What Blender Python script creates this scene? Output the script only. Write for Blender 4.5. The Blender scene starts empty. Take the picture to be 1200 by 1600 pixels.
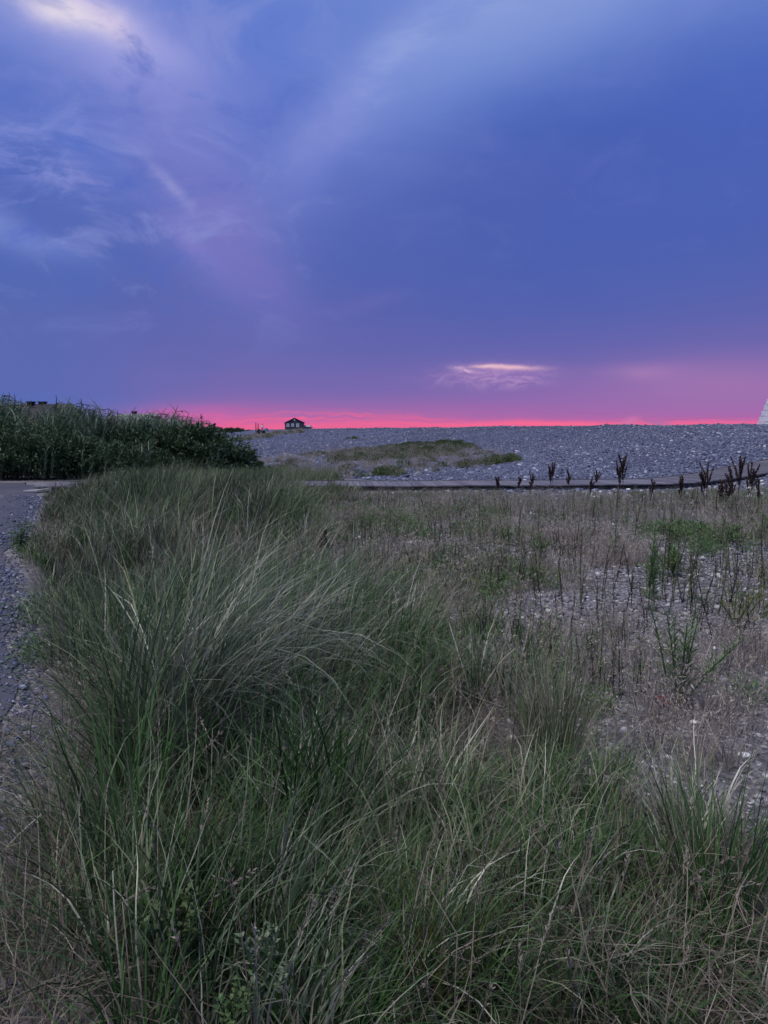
import bpy, bmesh, math, random
import numpy as np
from mathutils import Vector, Matrix

random.seed(7)
RNG = np.random.default_rng(11)
R = math.radians
S = bpy.context.scene
COL = S.collection

# ------------------------------------------------------------------ camera
CAM_Z = 1.6
F_PX = 1155.0                       # focal length in pixels of the 1200 x 1600 photograph
PITCH = math.atan(128 / F_PX)
cam_data = bpy.data.cameras.new('camera')
cam = bpy.data.objects.new('camera', cam_data)
COL.objects.link(cam)
cam.location = (0, 0, CAM_Z)
cam.rotation_euler = (math.pi / 2 - PITCH, 0, 0)
cam_data.sensor_fit = 'VERTICAL'
cam_data.sensor_height = 36
cam_data.lens = 36 * F_PX / 1600
cam_data.clip_start = 0.05
cam_data.clip_end = 9000
S.camera = cam

# ------------------------------------------------------------------ sky, light, exposure
S.render.engine = 'CYCLES'
S.cycles.use_denoising = True
S.cycles.max_bounces = 4
S.cycles.diffuse_bounces = 2
S.cycles.use_light_tree = False
S.cycles.use_adaptive_sampling = True
S.cycles.adaptive_threshold = .02
S.cycles.debug_use_spatial_splits = True
S.cycles.glossy_bounces = 2
S.cycles.transmission_bounces = 3
S.view_settings.view_transform = 'Standard'
S.view_settings.look = 'None'
EXPOSURE = 1.15
S.view_settings.exposure = EXPOSURE
S.view_settings.gamma = 1.0
S.view_settings.use_curve_mapping = False
SUN_EL, SUN_AZ = 64.0, -45.0        # soft overcast light from high up
SUN_STRENGTH = 1.4


def lin(c):
    return tuple(((v / 255) / 12.92 if v <= 10 else (((v / 255) + .055) / 1.055) ** 2.4) for v in c)


def az_el(px, py):
    xc, yc = (px - 600) / F_PX, (800 - py) / F_PX
    x = xc
    y = math.cos(PITCH) + yc * math.sin(PITCH)
    z = -math.sin(PITCH) + yc * math.cos(PITCH)
    return math.degrees(math.atan2(x, y)), math.degrees(math.atan2(z, math.hypot(x, y)))


class Nodes:
    def __init__(self, tree):
        self.t = tree
        tree.nodes.clear()

    def n(self, kind, **kw):
        nd = self.t.nodes.new(kind)
        for k, v in kw.items():
            setattr(nd, k, v)
        return nd

    def link(self, a, b):
        self.t.links.new(a, b)

    def put(self, sock, v):
        if isinstance(v, bpy.types.NodeSocket):
            self.link(v, sock)
        else:
            sock.default_value = v

    def m(self, op, a, b=None, c=None, clamp=False):
        nd = self.n('ShaderNodeMath', operation=op, use_clamp=clamp)
        self.put(nd.inputs[0], a)
        if b is not None:
            self.put(nd.inputs[1], b)
        if c is not None:
            self.put(nd.inputs[2], c)
        return nd.outputs[0]

    def vm(self, op, a, b=None, scale=None):
        nd = self.n('ShaderNodeVectorMath', operation=op)
        self.put(nd.inputs[0], a)
        if b is not None:
            self.put(nd.inputs[1], b)
        if scale is not None:
            self.put(nd.inputs['Scale'], scale)
        return nd

    def mix(self, fac, a, b, blend='MIX'):
        nd = self.n('ShaderNodeMix', data_type='RGBA', blend_type=blend)
        self.put(nd.inputs[0], fac)
        self.put(nd.inputs[6], a if isinstance(a, bpy.types.NodeSocket) else (*a, 1))
        self.put(nd.inputs[7], b if isinstance(b, bpy.types.NodeSocket) else (*b, 1))
        return nd.outputs[2]

    def noise(self, vec, scale, detail=3, rough=.55, dist=0.0, col=False):
        nd = self.n('ShaderNodeTexNoise')
        if vec is not None:
            self.link(vec, nd.inputs['Vector'])
        nd.inputs['Scale'].default_value = scale
        nd.inputs['Detail'].default_value = detail
        nd.inputs['Roughness'].default_value = rough
        nd.inputs['Distortion'].default_value = dist
        return nd.outputs['Color' if col else 'Fac']

    def step(self, v, lo, hi, smooth=True):
        nd = self.n('ShaderNodeMapRange', interpolation_type='SMOOTHSTEP' if smooth else 'LINEAR')
        self.put(nd.inputs[0], v)
        nd.inputs[1].default_value = lo
        nd.inputs[2].default_value = hi
        nd.inputs[3].default_value = 0
        nd.inputs[4].default_value = 1
        return nd.outputs[0]

    def ramp(self, fac, stops, interp='LINEAR'):
        nd = self.n('ShaderNodeValToRGB')
        cr = nd.color_ramp
        cr.interpolation = interp
        while len(cr.elements) < len(stops):
            cr.elements.new(0.5)
        for e, (p, c) in zip(cr.elements, stops):
            e.position = p
            e.color = (*c, 1)
        self.put(nd.inputs[0], fac)
        return nd.outputs[0]

    def mapping(self, vec, loc=(0, 0, 0), rot=(0, 0, 0), scale=(1, 1, 1), kind='POINT'):
        nd = self.n('ShaderNodeMapping', vector_type=kind)
        self.link(vec, nd.inputs[0])
        nd.inputs[1].default_value = loc
        nd.inputs[2].default_value = rot
        nd.inputs[3].default_value = scale
        return nd.outputs[0]


def build_world():
    w = bpy.data.worlds.new('World')
    S.world = w
    w.use_nodes = True
    N = Nodes(w.node_tree)
    tc = N.n('ShaderNodeTexCoord')
    d = tc.outputs['Generated']
    sep = N.n('ShaderNodeSeparateXYZ')
    N.link(d, sep.inputs[0])
    x, y, z = sep.outputs
    az = N.m('MULTIPLY', N.m('ARCTAN2', x, y), 57.29578)
    el = N.m('MULTIPLY', N.m('ARCSINE', z), 57.29578)
    comb = N.n('ShaderNodeCombineXYZ')
    N.link(az, comb.inputs[0])
    N.link(el, comb.inputs[1])
    p0 = comb.outputs[0]
    # gently bent coordinates so that no band or streak has a ruled edge
    wc = N.noise(d, 3.2, 3, .5, col=True)
    warp = N.vm('MULTIPLY', N.vm('SUBTRACT', wc, (.5, .5, .5)).outputs[0], (14, 9, 0)).outputs[0]
    p1 = N.vm('ADD', p0, warp).outputs[0]
    wf = N.noise(d, 16, 4, .6, col=True)
    warp2 = N.vm('MULTIPLY', N.vm('SUBTRACT', wf, (.5, .5, .5)).outputs[0], (3.0, 1.4, 0)).outputs[0]
    p2 = N.vm('ADD', p0, warp2).outputs[0]
    sep1 = N.n('ShaderNodeSeparateXYZ')
    N.link(p1, sep1.inputs[0])
    # cloud deck colour by elevation
    band = N.noise(N.mapping(p0, scale=(.03, .55, 1)), 1.0, 4, .6)
    el_soft = N.m('ADD', el, N.m('MULTIPLY', N.m('SUBTRACT', band, .5), N.m('MINIMUM', N.m('MULTIPLY', N.m('MAXIMUM', el, 0), .5), 2.2)))
    f = N.m('POWER', N.m('DIVIDE', N.m('MAXIMUM', el_soft, 0), 90, clamp=True), .5)

    def st(e, c):
        return (math.sqrt(max(e, 0) / 90), lin(c))
    base = N.ramp(f, [st(0, (242, 108, 150)), st(.40, (230, 100, 154)), st(.65, (196, 101, 168)), st(1.0, (170, 103, 173)),
                      st(2.1, (153, 104, 175)), st(4.0, (131, 104, 175)), st(6.0, (106, 98, 174)), st(8.6, (88, 95, 174)),
                      st(12.5, (75, 95, 176)), st(18, (70, 97, 184)), st(22, (80, 110, 195)), st(28, (104, 131, 208)),
                      st(45, (140, 158, 214)), st(90, (172, 184, 220))])
    # away from the afterglow the horizon goes to slate blue
    glow_l = N.step(N.m('ADD', az, N.m('MULTIPLY', N.m('SUBTRACT', N.noise(d, 5, 3), .5), 10)), -25.0, -11.0)
    glow_r = N.step(az, 80, 40)
    glow = N.m('MULTIPLY', glow_l, glow_r)
    blue = N.ramp(f, [st(0, (86, 106, 184)), st(4, (79, 106, 184)), st(9, (74, 101, 181)), st(14, (76, 101, 183)), st(20, (84, 112, 196)),
                      st(28, (104, 131, 208)), st(45, (140, 158, 214)), st(90, (172, 184, 220))])
    c = N.mix(glow, blue, base)
    side = N.m('MULTIPLY', N.m('SUBTRACT', 1.0, N.step(az, -8, 22)), N.m('MULTIPLY', N.step(el, 1.0, 3.2), N.step(el, 11, 6)))
    c = N.mix(N.m('MULTIPLY', side, .5), c, lin((92, 97, 174)))
    # clear sky behind the cloud deck
    sky = N.n('ShaderNodeTexSky', sky_type='NISHITA', sun_disc=False)
    sky.sun_elevation = R(SUN_EL)
    sky.sun_rotation = R(SUN_AZ + 180)
    c = N.mix(.06, c, N.vm('SCALE', sky.outputs[0], scale=.06).outputs[0])

    def blob(pt, px, py, sx, sy, rot, col, amt, tex=None):
        nonlocal c
        a, e = az_el(px, py)
        m_ = N.mapping(pt, (a, e, 0), (0, 0, R(rot)), (sx, sy, 1), 'TEXTURE')
        ln = N.vm('DOT_PRODUCT', m_, m_).outputs['Value']
        g = N.m('EXPONENT', N.m('MULTIPLY', ln, -1.0))
        g = N.m('MULTIPLY', g, amt)
        if tex is not None:
            g = N.m('MULTIPLY', g, tex)
        c = N.mix(g, c, lin(col))
    # soft overall cloud texture, everywhere in the sky
    soft = N.noise(N.mapping(d, scale=(1, 1, 2.2)), 2.6, 5, .55, .6)
    c = N.mix(N.m('MULTIPLY', N.step(soft, .45, .8), N.m('MULTIPLY', N.step(el, 6, 26), .45)), c, lin((140, 152, 216)))
    c = N.mix(N.m('MULTIPLY', N.step(soft, .5, .25), N.m('MULTIPLY', N.step(el, 6, 26), .30)), c, lin((66, 94, 182)))
    # streaked cirrus grain
    grain = N.step(N.noise(N.mapping(p1, rot=(0, 0, R(38)), scale=(.16, .5, 1)), 1.0, 4, .6), .35, .7)
    grain2 = N.step(N.noise(N.mapping(p2, rot=(0, 0, R(-32)), scale=(.18, .42, 1)), 1.0, 4, .6), .36, .68)
    fine = N.step(N.noise(N.mapping(p2, rot=(0, 0, R(-12)), scale=(.35, 1.3, 1)), 1.0, 4, .65), .38, .66)
    # large pale wedge, top centre, fanning to the upper right
    wl = N.vm('MULTIPLY', N.vm('SUBTRACT', wc, (.5, .5, .5)).outputs[0], (4, 2.5, 0)).outputs[0]
    p4 = N.vm('ADD', N.vm('ADD', p0, wl).outputs[0], N.vm('SCALE', warp2, scale=.35).outputs[0]).outputs[0]
    blob(p4, 900, 330, 16, 7.0, 8, (67, 92, 176), .9)
    blob(p0, 1130, 240, 10, 6.0, 20, (70, 97, 184), .6)
    blob(p4, 420, 70, 6.0, 5.0, 30, (96, 124, 206), .7)
    blob(p4, 700, 85, 12, 3.4, 30, (122, 146, 216), .62)
    blob(p4, 880, 0, 13, 3.0, 14, (134, 156, 216), .75)
    blob(p4, 545, 165, 7.5, 1.5, 40, (140, 156, 220), .62)
    blob(p4, 380, 200, 11, 6.5, -10, (110, 126, 206), .45)
    blob(p4, 610, 110, 6.5, 1.4, 38, (148, 164, 222), .7, grain)
    blob(p4, 760, 20, 6.0, 1.3, 18, (150, 166, 218), .5, grain)
    blob(p4, 500, 230, 4.5, 1.6, 52, (120, 132, 210), .5)
    # mauve veil through the upper left quarter
    blob(p4, 300, 270, 8.5, 3.8, -58, (116, 124, 202), .75)
    blob(p4, 345, 360, 5.0, 2.4, -50, (124, 122, 196), .75)
    blob(p4, 395, 425, 3.6, 1.5, -40, (118, 112, 190), .6)
    blob(p2, 268, 295, 1.9, .50, -50, (152, 154, 214), .75)
    blob(p2, 300, 380, 2.6, .6, -42, (136, 130, 204), .5)
    blob(p4, 170, 150, 8.5, 4.6, -25, (122, 132, 208), .75, grain2)
    blob(p4, 150, 45, 7.0, 2.6, -18, (158, 162, 224), .8)
    blob(p2, 240, 70, 3.4, 1.1, -14, (156, 160, 222), .6)
    blob(p2, 105, 18, 2.9, .95, -6, (228, 218, 232), .95)
    blob(p2, 165, 32, 1.9, .7, -24, (214, 200, 230), .8)
    blob(p4, 130, 225, 4.0, 1.4, -32, (84, 114, 200), .6)
    blob(p2, 95, 270, 3.6, .95, -12, (142, 146, 212), .7, fine)
    blob(p2, 30, 235, 4.2, 1.3, -28, (120, 136, 212), .75, fine)
    blob(p4, 10, 365, 2.6, 1.1, -20, (126, 146, 214), .6)
    blob(p4, 60, 385, 3.6, .8, -8, (108, 130, 206), .6)
    blob(p4, 560, 475, 3.2, .6, 8, (106, 104, 182), .45)
    c = N.mix(N.m('MULTIPLY', N.m('MULTIPLY', N.step(el, 3, 8), N.step(el, 26, 15)), N.m('ADD', .06, N.m('MULTIPLY', soft, .14))), c, lin((112, 112, 166)))
    # the small lit cloud over the ridge
    puff = N.step(N.noise(N.mapping(p2, scale=(.75, 2.2, 1)), 1.0, 5, .68), .40, .62)
    wisp = N.vm('MULTIPLY', N.vm('SUBTRACT', wf, (.5, .5, .5)).outputs[0], (1.9, .62, 0)).outputs[0]
    p3 = N.vm('ADD', p0, wisp).outputs[0]
    blob(p3, 775, 586, 3.6, .80, 0, (150, 118, 182), .75)
    blob(p3, 770, 590, 3.4, .75, 0, (176, 142, 192), .8, puff)
    blob(p3, 798, 575, 1.9, .17, -3, (236, 188, 204), .9)
    blob(p3, 765, 573, 1.0, .10, 0, (240, 196, 208), .8)
    blob(p3, 728, 578, .8, .17, -9, (228, 190, 214), .9, N.m('ADD', N.m('MULTIPLY', puff, .7), .3))
    blob(p3, 815, 598, 1.0, .30, 10, (178, 142, 194), .8, puff)
    blob(p3, 690, 592, .6, .14, 30, (158, 130, 192), .7)
    blob(p3, 1010, 580, 2.4, .55, 0, (176, 132, 186), .5)
    blob(p0, 1120, 600, 7.0, 1.6, 0, (168, 120, 176), .55)
    # mottling: lumpy soft cloud all over, stronger up to the left
    mot = N.noise(N.mapping(d, scale=(1, 1, 1.8)), 9.0, 5, .62, .8)
    upl = N.m('ADD', .07, N.m('MULTIPLY', N.step(az, 4, -16), .5))
    up_el = N.step(el, 4, 13)
    c = N.mix(N.m('MULTIPLY', N.m('MULTIPLY', N.step(mot, .5, .75), upl), up_el), c, lin((140, 150, 214)))
    c = N.mix(N.m('MULTIPLY', N.m('MULTIPLY', N.step(mot, .48, .25), upl), up_el), c, lin((78, 104, 190)))
    # flaming band along the skyline
    bt = N.step(N.noise(N.mapping(p2, scale=(.10, 3.2, 1)), 1.0, 4, .6), .36, .64)
    blob(p3, 520, 655, 9, .48, 0, (250, 104, 143), .9, bt)
    blob(p3, 900, 662, 12, .20, 0, (250, 108, 146), .9)
    blob(p3, 300, 645, 4.5, .5, 0, (226, 98, 166), .5, N.m('ADD', N.m('MULTIPLY', bt, .5), .5))
    dusk = N.step(N.noise(N.mapping(p2, scale=(.07, 4.2, 1)), 1.0, 4, .6), .52, .68)
    dm = N.m('MULTIPLY', N.m('MULTIPLY', N.step(el, .25, .6), N.step(el, 2.4, 1.0)), N.m('MULTIPLY', dusk, .8))
    c = N.mix(N.m('MULTIPLY', dm, glow), c, lin((166, 98, 166)))
    blob(p3, 985, 657, .75, .22, 10, (206, 118, 172), .9)
    blob(p3, 1030, 660, .8, .18, -6, (176, 112, 168), .9)
    bg = N.n('ShaderNodeBackground')
    N.link(c, bg.inputs[0])
    bg.inputs[1].default_value = 2 ** -EXPOSURE
    out = N.n('ShaderNodeOutputWorld')
    N.link(bg.outputs[0], out.inputs[0])
    w.cycles.sampling_method = 'MANUAL'
    w.cycles.sample_map_resolution = 512


build_world()
sun_data = bpy.data.lights.new('sun', 'SUN')
sun_data.energy = SUN_STRENGTH
sun_data.angle = R(24)
sun_data.color = (1.0, .95, .90)
sun = bpy.data.objects.new('sun', sun_data)
COL.objects.link(sun)
sun.rotation_euler = (R(90 - SUN_EL), 0, R(SUN_AZ))   # light comes from behind the camera, high


# ------------------------------------------------------------------ terrain
CREST_A = np.array([22.0, 38.0])
CREST_D = np.array([-58.0, 242.0]) / math.hypot(58, 242)
CREST_N = np.array([CREST_D[1], -CREST_D[0]])


def smooth(t):
    t = np.clip(t, 0, 1)
    return t * t * (3 - 2 * t)


def height(x, y):
    x = np.asarray(x, float)
    y = np.asarray(y, float)
    s = (x - CREST_A[0]) * CREST_N[0] + (y - CREST_A[1]) * CREST_N[1]
    t = np.clip((s + 23) / 23, 0, 1)
    h = 1.9 * smooth(t ** 1.6)
    h = h - 3.4 * smooth((s - 8) / 40)
    k = smooth(t * 3)
    h = h + k * (.06 * np.sin(x * .43 + y * .21 + 1) * np.sin(y * .31 - x * .17) + .045 * np.sin(x * .9 - y * .13) * np.sin(y * .23 + 2))
    near = np.clip(1 - np.hypot(x, y) / 60, 0, 1)
    h = h + .02 * near * np.sin(x * 1.7 + .5 * y) * np.sin(y * 1.3 + .4)
    return h


def shingle_mask(x, y):
    s = (x - CREST_A[0]) * CREST_N[0] + (y - CREST_A[1]) * CREST_N[1]
    return smooth((s + np.interp(y, [22, 34], [25, 33])) / 2.5)


def ray(px, py):
    xc, yc = (px - 600) / F_PX, (800 - py) / F_PX
    return np.array([xc, math.cos(PITCH) + yc * math.sin(PITCH), -math.sin(PITCH) + yc * math.cos(PITCH)])


def at(px, py, D):
    r = ray(px, py)
    return Vector(r * (D / r[1]) + np.array([0, 0, CAM_Z]))


def G(px, py, far=500):
    """the place on the ground seen at this pixel of the photograph"""
    r = ray(px, py)
    ts = np.concatenate([np.linspace(.5, 60, 2400), np.linspace(60, far, 3000)])
    P = np.array([0, 0, CAM_Z]) + ts[:, None] * (r / r[1])[None]
    below = P[:, 2] < height(P[:, 0], P[:, 1])
    i = int(np.argmax(below)) if below.any() else len(ts) - 1
    x, y = P[i, 0], P[i, 1]
    return Vector((x, y, float(height(x, y))))


def gz(x, y):
    return float(height(x, y))


# ------------------------------------------------------------------ mesh helpers
def np_mesh(name, V, F, mats=(), attrs=None, smooth_shade=False):
    V = np.asarray(V, np.float32).reshape(-1, 3)
    me = bpy.data.meshes.new(name)
    Fs = F if isinstance(F, list) else [F]
    Fs = [np.asarray(f, np.int32) for f in Fs if len(f)]
    me.vertices.add(len(V))
    me.vertices.foreach_set('co', V.ravel())
    loops = np.concatenate([f.ravel() for f in Fs])
    sizes = np.concatenate([np.full(len(f), f.shape[1], np.int32) for f in Fs])
    starts = np.concatenate([[0], np.cumsum(sizes)[:-1]]).astype(np.int32)
    me.loops.add(len(loops))
    me.loops.foreach_set('vertex_index', loops)
    me.polygons.add(len(sizes))
    me.polygons.foreach_set('loop_start', starts)
    me.polygons.foreach_set('loop_total', sizes)
    if smooth_shade:
        me.polygons.foreach_set('use_smooth', np.ones(len(sizes), bool))
    for m in mats:
        me.materials.append(m)
    for k, a in (attrs or {}).items():
        at_ = me.attributes.new(k, 'FLOAT', 'POINT')
        at_.data.foreach_set('value', np.asarray(a, np.float32).ravel())
    me.update(calc_edges=True)
    return me


def tag(o, label=None, cat=None, group=None, kind=None):
    if label:
        o['label'] = label
    if cat:
        o['category'] = cat
    if group:
        o['group'] = group
    if kind:
        o['kind'] = kind
    return o


def obj(name, me, parent=None, loc=(0, 0, 0), rz=0.0, scale=1.0):
    o = bpy.data.objects.new(name, me)
    COL.objects.link(o)
    o.location = loc
    o.rotation_euler = (0, 0, rz)
    if scale != 1.0:
        o.scale = (scale,) * 3 if not hasattr(scale, '__len__') else scale
    if parent is not None:
        o.parent = parent
    return o


def empty(name, loc=(0, 0, 0), rz=0.0):
    return obj(name, None, None, loc, rz)


class MB:
    """collects boxes, prisms and tubes into one mesh"""
    def __init__(self):
        self.v, self.f = [], []

    def add(self, vs, fs):
        b = len(self.v)
        self.v += [tuple(p) for p in vs]
        self.f += [tuple(b + i for i in q) for q in fs]
        return self

    def box(self, c, s, rot=None):
        pts = []
        for dz in (-.5, .5):
            for dx, dy in ((-.5, -.5), (.5, -.5), (.5, .5), (-.5, .5)):
                p = Vector((dx * s[0], dy * s[1], dz * s[2]))
                if rot is not None:
                    p = rot @ p
                pts.append(p + Vector(c))
        return self.add(pts, [(3, 2, 1, 0), (4, 5, 6, 7), (0, 1, 5, 4), (1, 2, 6, 5), (2, 3, 7, 6), (3, 0, 4, 7)])

    def beam(self, a, b, w, h):
        a, b = Vector(a), Vector(b)
        d = (b - a)
        q = d.to_track_quat('Z', 'Y').to_matrix()
        return self.box((a + b) / 2, (w, h, d.length), q)

    def tube(self, pts, rad, n=6, close=True):
        pts = [Vector(p) for p in pts]
        rings = []
        for i, p in enumerate(pts):
            d = (pts[min(i + 1, len(pts) - 1)] - pts[max(i - 1, 0)]).normalized()
            u = d.orthogonal().normalized()
            w = d.cross(u)
            r = rad[i] if hasattr(rad, '__len__') else rad
            rings.append([p + (u * math.cos(2 * math.pi * k / n) + w * math.sin(2 * math.pi * k / n)) * r for k in range(n)])
        vs = [q for ring in rings for q in ring]
        fs = []
        for i in range(len(rings) - 1):
            for k in range(n):
                fs.append((i * n + k, i * n + (k + 1) % n, (i + 1) * n + (k + 1) % n, (i + 1) * n + k))
        if close:
            fs.append(tuple(reversed(range(n))))
            fs.append(tuple((len(rings) - 1) * n + k for k in range(n)))
        return self.add(vs, fs)

    def mesh(self, name, mat, bevel=0.0):
        me = bpy.data.meshes.new(name)
        me.from_pydata(self.v, [], self.f)
        if bevel:
            bm = bmesh.new()
            bm.from_mesh(me)
            bmesh.ops.bevel(bm, geom=bm.edges[:], offset=bevel, segments=1, affect='EDGES')
            bm.to_mesh(me)
            bm.free()
        me.materials.append(mat)
        me.update()
        return me


# ------------------------------------------------------------------ materials
def new_mat(name):
    m = bpy.data.materials.new(name)
    m.use_nodes = True
    N = Nodes(m.node_tree)
    out = N.n('ShaderNodeOutputMaterial')
    b = N.n('ShaderNodeBsdfPrincipled')
    N.link(b.outputs[0], out.inputs[0])
    b.inputs['Roughness'].default_value = .8
    b.inputs['Specular IOR Level'].default_value = .25
    return m, N, b, out


def leaf_mat(name, stops, rough=.55, trans=.22, patch=1.2, spec=.35, inst=.35):
    """foliage: colour differs from blade to blade, clump to clump and patch to patch"""
    m, N, b, out = new_mat(name)
    a = N.n('ShaderNodeAttribute', attribute_name='tint')
    oi = N.n('ShaderNodeObjectInfo')
    geo = N.n('ShaderNodeNewGeometry')
    pn = N.noise(geo.outputs['Position'], patch, 2, .5)
    f = N.m('ADD', N.m('MULTIPLY', a.outputs['Fac'], .62),
            N.m('ADD', N.m('MULTIPLY', N.m('SUBTRACT', oi.outputs['Random'], .5), inst), N.m('MULTIPLY', N.m('SUBTRACT', pn, .32), .5)), clamp=True)
    c = N.ramp(f, stops)
    N.link(c, b.inputs['Base Color'])
    b.inputs['Roughness'].default_value = rough
    b.inputs['Specular IOR Level'].default_value = spec
    if trans:
        tr = N.n('ShaderNodeBsdfTranslucent')
        N.link(c, tr.inputs[0])
        mx = N.n('ShaderNodeMixShader')
        mx.inputs[0].default_value = trans
        N.link(b.outputs[0], mx.inputs[1])
        N.link(tr.outputs[0], mx.inputs[2])
        N.link(mx.outputs[0], out.inputs[0])
    return m


def plain_mat(name, col, rough=.75, var=.12, scale=6.0, bump=0.0, spec=.3):
    m, N, b, out = new_mat(name)
    geo = N.n('ShaderNodeTexCoord')
    oi = N.n('ShaderNodeObjectInfo')
    n1 = N.noise(geo.outputs['Object'], scale, 4, .6)
    lo = tuple(v * (1 - var * 1.6) for v in col)
    hi = tuple(min(1, v * (1 + var * 1.6)) for v in col)
    f = N.m('ADD', N.m('MULTIPLY', n1, .75), N.m('MULTIPLY', oi.outputs['Random'], .25))
    N.link(N.ramp(f, [(.2, lo), (.8, hi)]), b.inputs['Base Color'])
    b.inputs['Roughness'].default_value = rough
    b.inputs['Specular IOR Level'].default_value = spec
    if bump:
        bp = N.n('ShaderNodeBump')
        bp.inputs['Strength'].default_value = bump
        bp.inputs['Distance'].default_value = .01
        N.link(N.noise(geo.outputs['Object'], scale * 9, 4, .6), bp.inputs['Height'])
        N.link(bp.outputs[0], b.inputs['Normal'])
    return m


def stone_mat(name, stops, rough=.6):
    m, N, b, out = new_mat(name)
    oi = N.n('ShaderNodeObjectInfo')
    tc = N.n('ShaderNodeTexCoord')
    n1 = N.noise(tc.outputs['Object'], 3.0, 4, .6)
    f = N.m('ADD', oi.outputs['Random'], N.m('MULTIPLY', N.m('SUBTRACT', n1, .5), .22), clamp=True)
    N.link(N.ramp(f, stops), b.inputs['Base Color'])
    b.inputs['Roughness'].default_value = rough
    b.inputs['Specular IOR Level'].default_value = .45
    return m


def ground_mat():
    m, N, b, out = new_mat('ground_cover')
    geo = N.n('ShaderNodeNewGeometry')
    P = geo.outputs['Position']
    sh = N.n('ShaderNodeAttribute', attribute_name='shingle').outputs['Fac']
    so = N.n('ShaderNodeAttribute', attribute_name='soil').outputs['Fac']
    fl = N.n('ShaderNodeAttribute', attribute_name='flat').outputs['Fac']
    vor = N.n('ShaderNodeTexVoronoi')
    N.link(P, vor.inputs['Vector'])
    vor.inputs['Scale'].default_value = 9
    vc = N.n('ShaderNodeSeparateColor')
    N.link(vor.outputs['Color'], vc.inputs[0])
    cob = N.ramp(vc.outputs[0], [(0, (.026, .031, .056)), (.35, (.055, .064, .11)), (.7, (.08, .091, .151)), (.93, (.115, .128, .19)), (1, (.28, .29, .33))])
    vor2 = N.n('ShaderNodeTexVoronoi')
    N.link(P, vor2.inputs['Vector'])
    vor2.inputs['Scale'].default_value = 38
    vc2 = N.n('ShaderNodeSeparateColor')
    N.link(vor2.outputs['Color'], vc2.inputs[0])
    grit = N.ramp(vc2.outputs[0], [(0, (.06, .058, .068)), (.5, (.13, .125, .142)), (.9, (.22, .21, .228)), (1, (.42, .41, .42))])
    big = N.noise(P, .7, 4, .6)
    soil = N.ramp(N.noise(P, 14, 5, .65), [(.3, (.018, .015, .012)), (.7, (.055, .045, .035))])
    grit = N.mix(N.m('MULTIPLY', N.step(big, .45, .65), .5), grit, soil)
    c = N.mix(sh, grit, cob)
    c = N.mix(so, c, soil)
    marsh = N.ramp(N.noise(P, .12, 4, .6), [(.35, (.05, .055, .025)), (.65, (.12, .105, .06))])
    c = N.mix(fl, c, marsh)
    N.link(c, b.inputs['Base Color'])
    b.inputs['Roughness'].default_value = .8
    bp = N.n('ShaderNodeBump')
    bp.inputs['Strength'].default_value = .8
    bp.inputs['Distance'].default_value = .03
    inv = N.m('SUBTRACT', 1.0, N.m('MULTIPLY', vor.outputs['Distance'], 1.4))
    inv2 = N.m('MULTIPLY', N.m('SUBTRACT', 1.0, vor2.outputs['Distance']), .35)
    N.link(N.m('ADD', N.m('MULTIPLY', inv, sh), inv2), bp.inputs['Height'])
    N.link(bp.outputs[0], b.inputs['Normal'])
    return m


def asphalt_mat():
    m, N, b, out = new_mat('worn_asphalt')
    geo = N.n('ShaderNodeNewGeometry')
    P = geo.outputs['Position']
    n1 = N.noise(P, .9, 4, .6)
    n2 = N.noise(P, 60, 3, .7)
    c = N.ramp(N.m('ADD', N.m('MULTIPLY', n1, .7), N.m('MULTIPLY', n2, .3)),
               [(.3, (.04, .042, .058)), (.5, (.06, .061, .083)), (.62, (.075, .067, .083)), (.75, (.095, .096, .115))])
    N.link(c, b.inputs['Base Color'])
    b.inputs['Roughness'].default_value = .75
    bp = N.n('ShaderNodeBump')
    bp.inputs['Strength'].default_value = .5
    bp.inputs['Distance'].default_value = .006
    N.link(n2, bp.inputs['Height'])
    N.link(bp.outputs[0], b.inputs['Normal'])
    return m


def wood_mat(name, lo, hi):
    m, N, b, out = new_mat(name)
    tc = N.n('ShaderNodeTexCoord')
    oi = N.n('ShaderNodeObjectInfo')
    g = N.noise(N.mapping(tc.outputs['Object'], scale=(22, 1.2, 22)), 1.0, 4, .65)
    f = N.m('ADD', N.m('MULTIPLY', g, .5), N.m('MULTIPLY', oi.outputs['Random'], .5))
    N.link(N.ramp(f, [(.15, lo), (.85, hi)]), b.inputs['Base Color'])
    b.inputs['Roughness'].default_value = .75
    return m


M_GROUND = ground_mat()
M_ASPHALT = asphalt_mat()
M_GRASS = leaf_mat('beach_grass_green', [(0, (.017, .038, .014)), (.2, (.045, .082, .032)), (.45, (.115, .155, .072)), (.7, (.29, .295, .20)), (1, (.62, .58, .47))])
M_GRASS2 = leaf_mat('beach_grass_silver', [(0, (.06, .09, .05)), (.3, (.19, .21, .15)), (.6, (.45, .44, .36)), (1, (.75, .72, .63))], rough=.45, spec=.6)
M_LUSH = leaf_mat('lush_green_blades', [(0, (.014, .044, .011)), (.4, (.044, .11, .028)), (.75, (.105, .19, .06)), (1, (.26, .30, .13))])
M_STRAW = leaf_mat('dry_straw', [(0, (.06, .048, .038)), (.4, (.135, .112, .085)), (.75, (.25, .215, .17)), (1, (.50, .45, .38))], trans=.15)
M_DRY = leaf_mat('dry_annual_grass', [(0, (.12, .105, .09)), (.35, (.26, .225, .19)), (.7, (.43, .375, .32)), (1, (.66, .60, .52))], trans=.15)
M_HERB = leaf_mat('herb_leaf', [(0, (.05, .10, .034)), (.5, (.11, .19, .066)), (1, (.22, .30, .125))])
M_YELLOW = leaf_mat('yellow_green_leaf', [(0, (.09, .11, .02)), (.5, (.16, .17, .035)), (1, (.25, .23, .06))])
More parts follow.
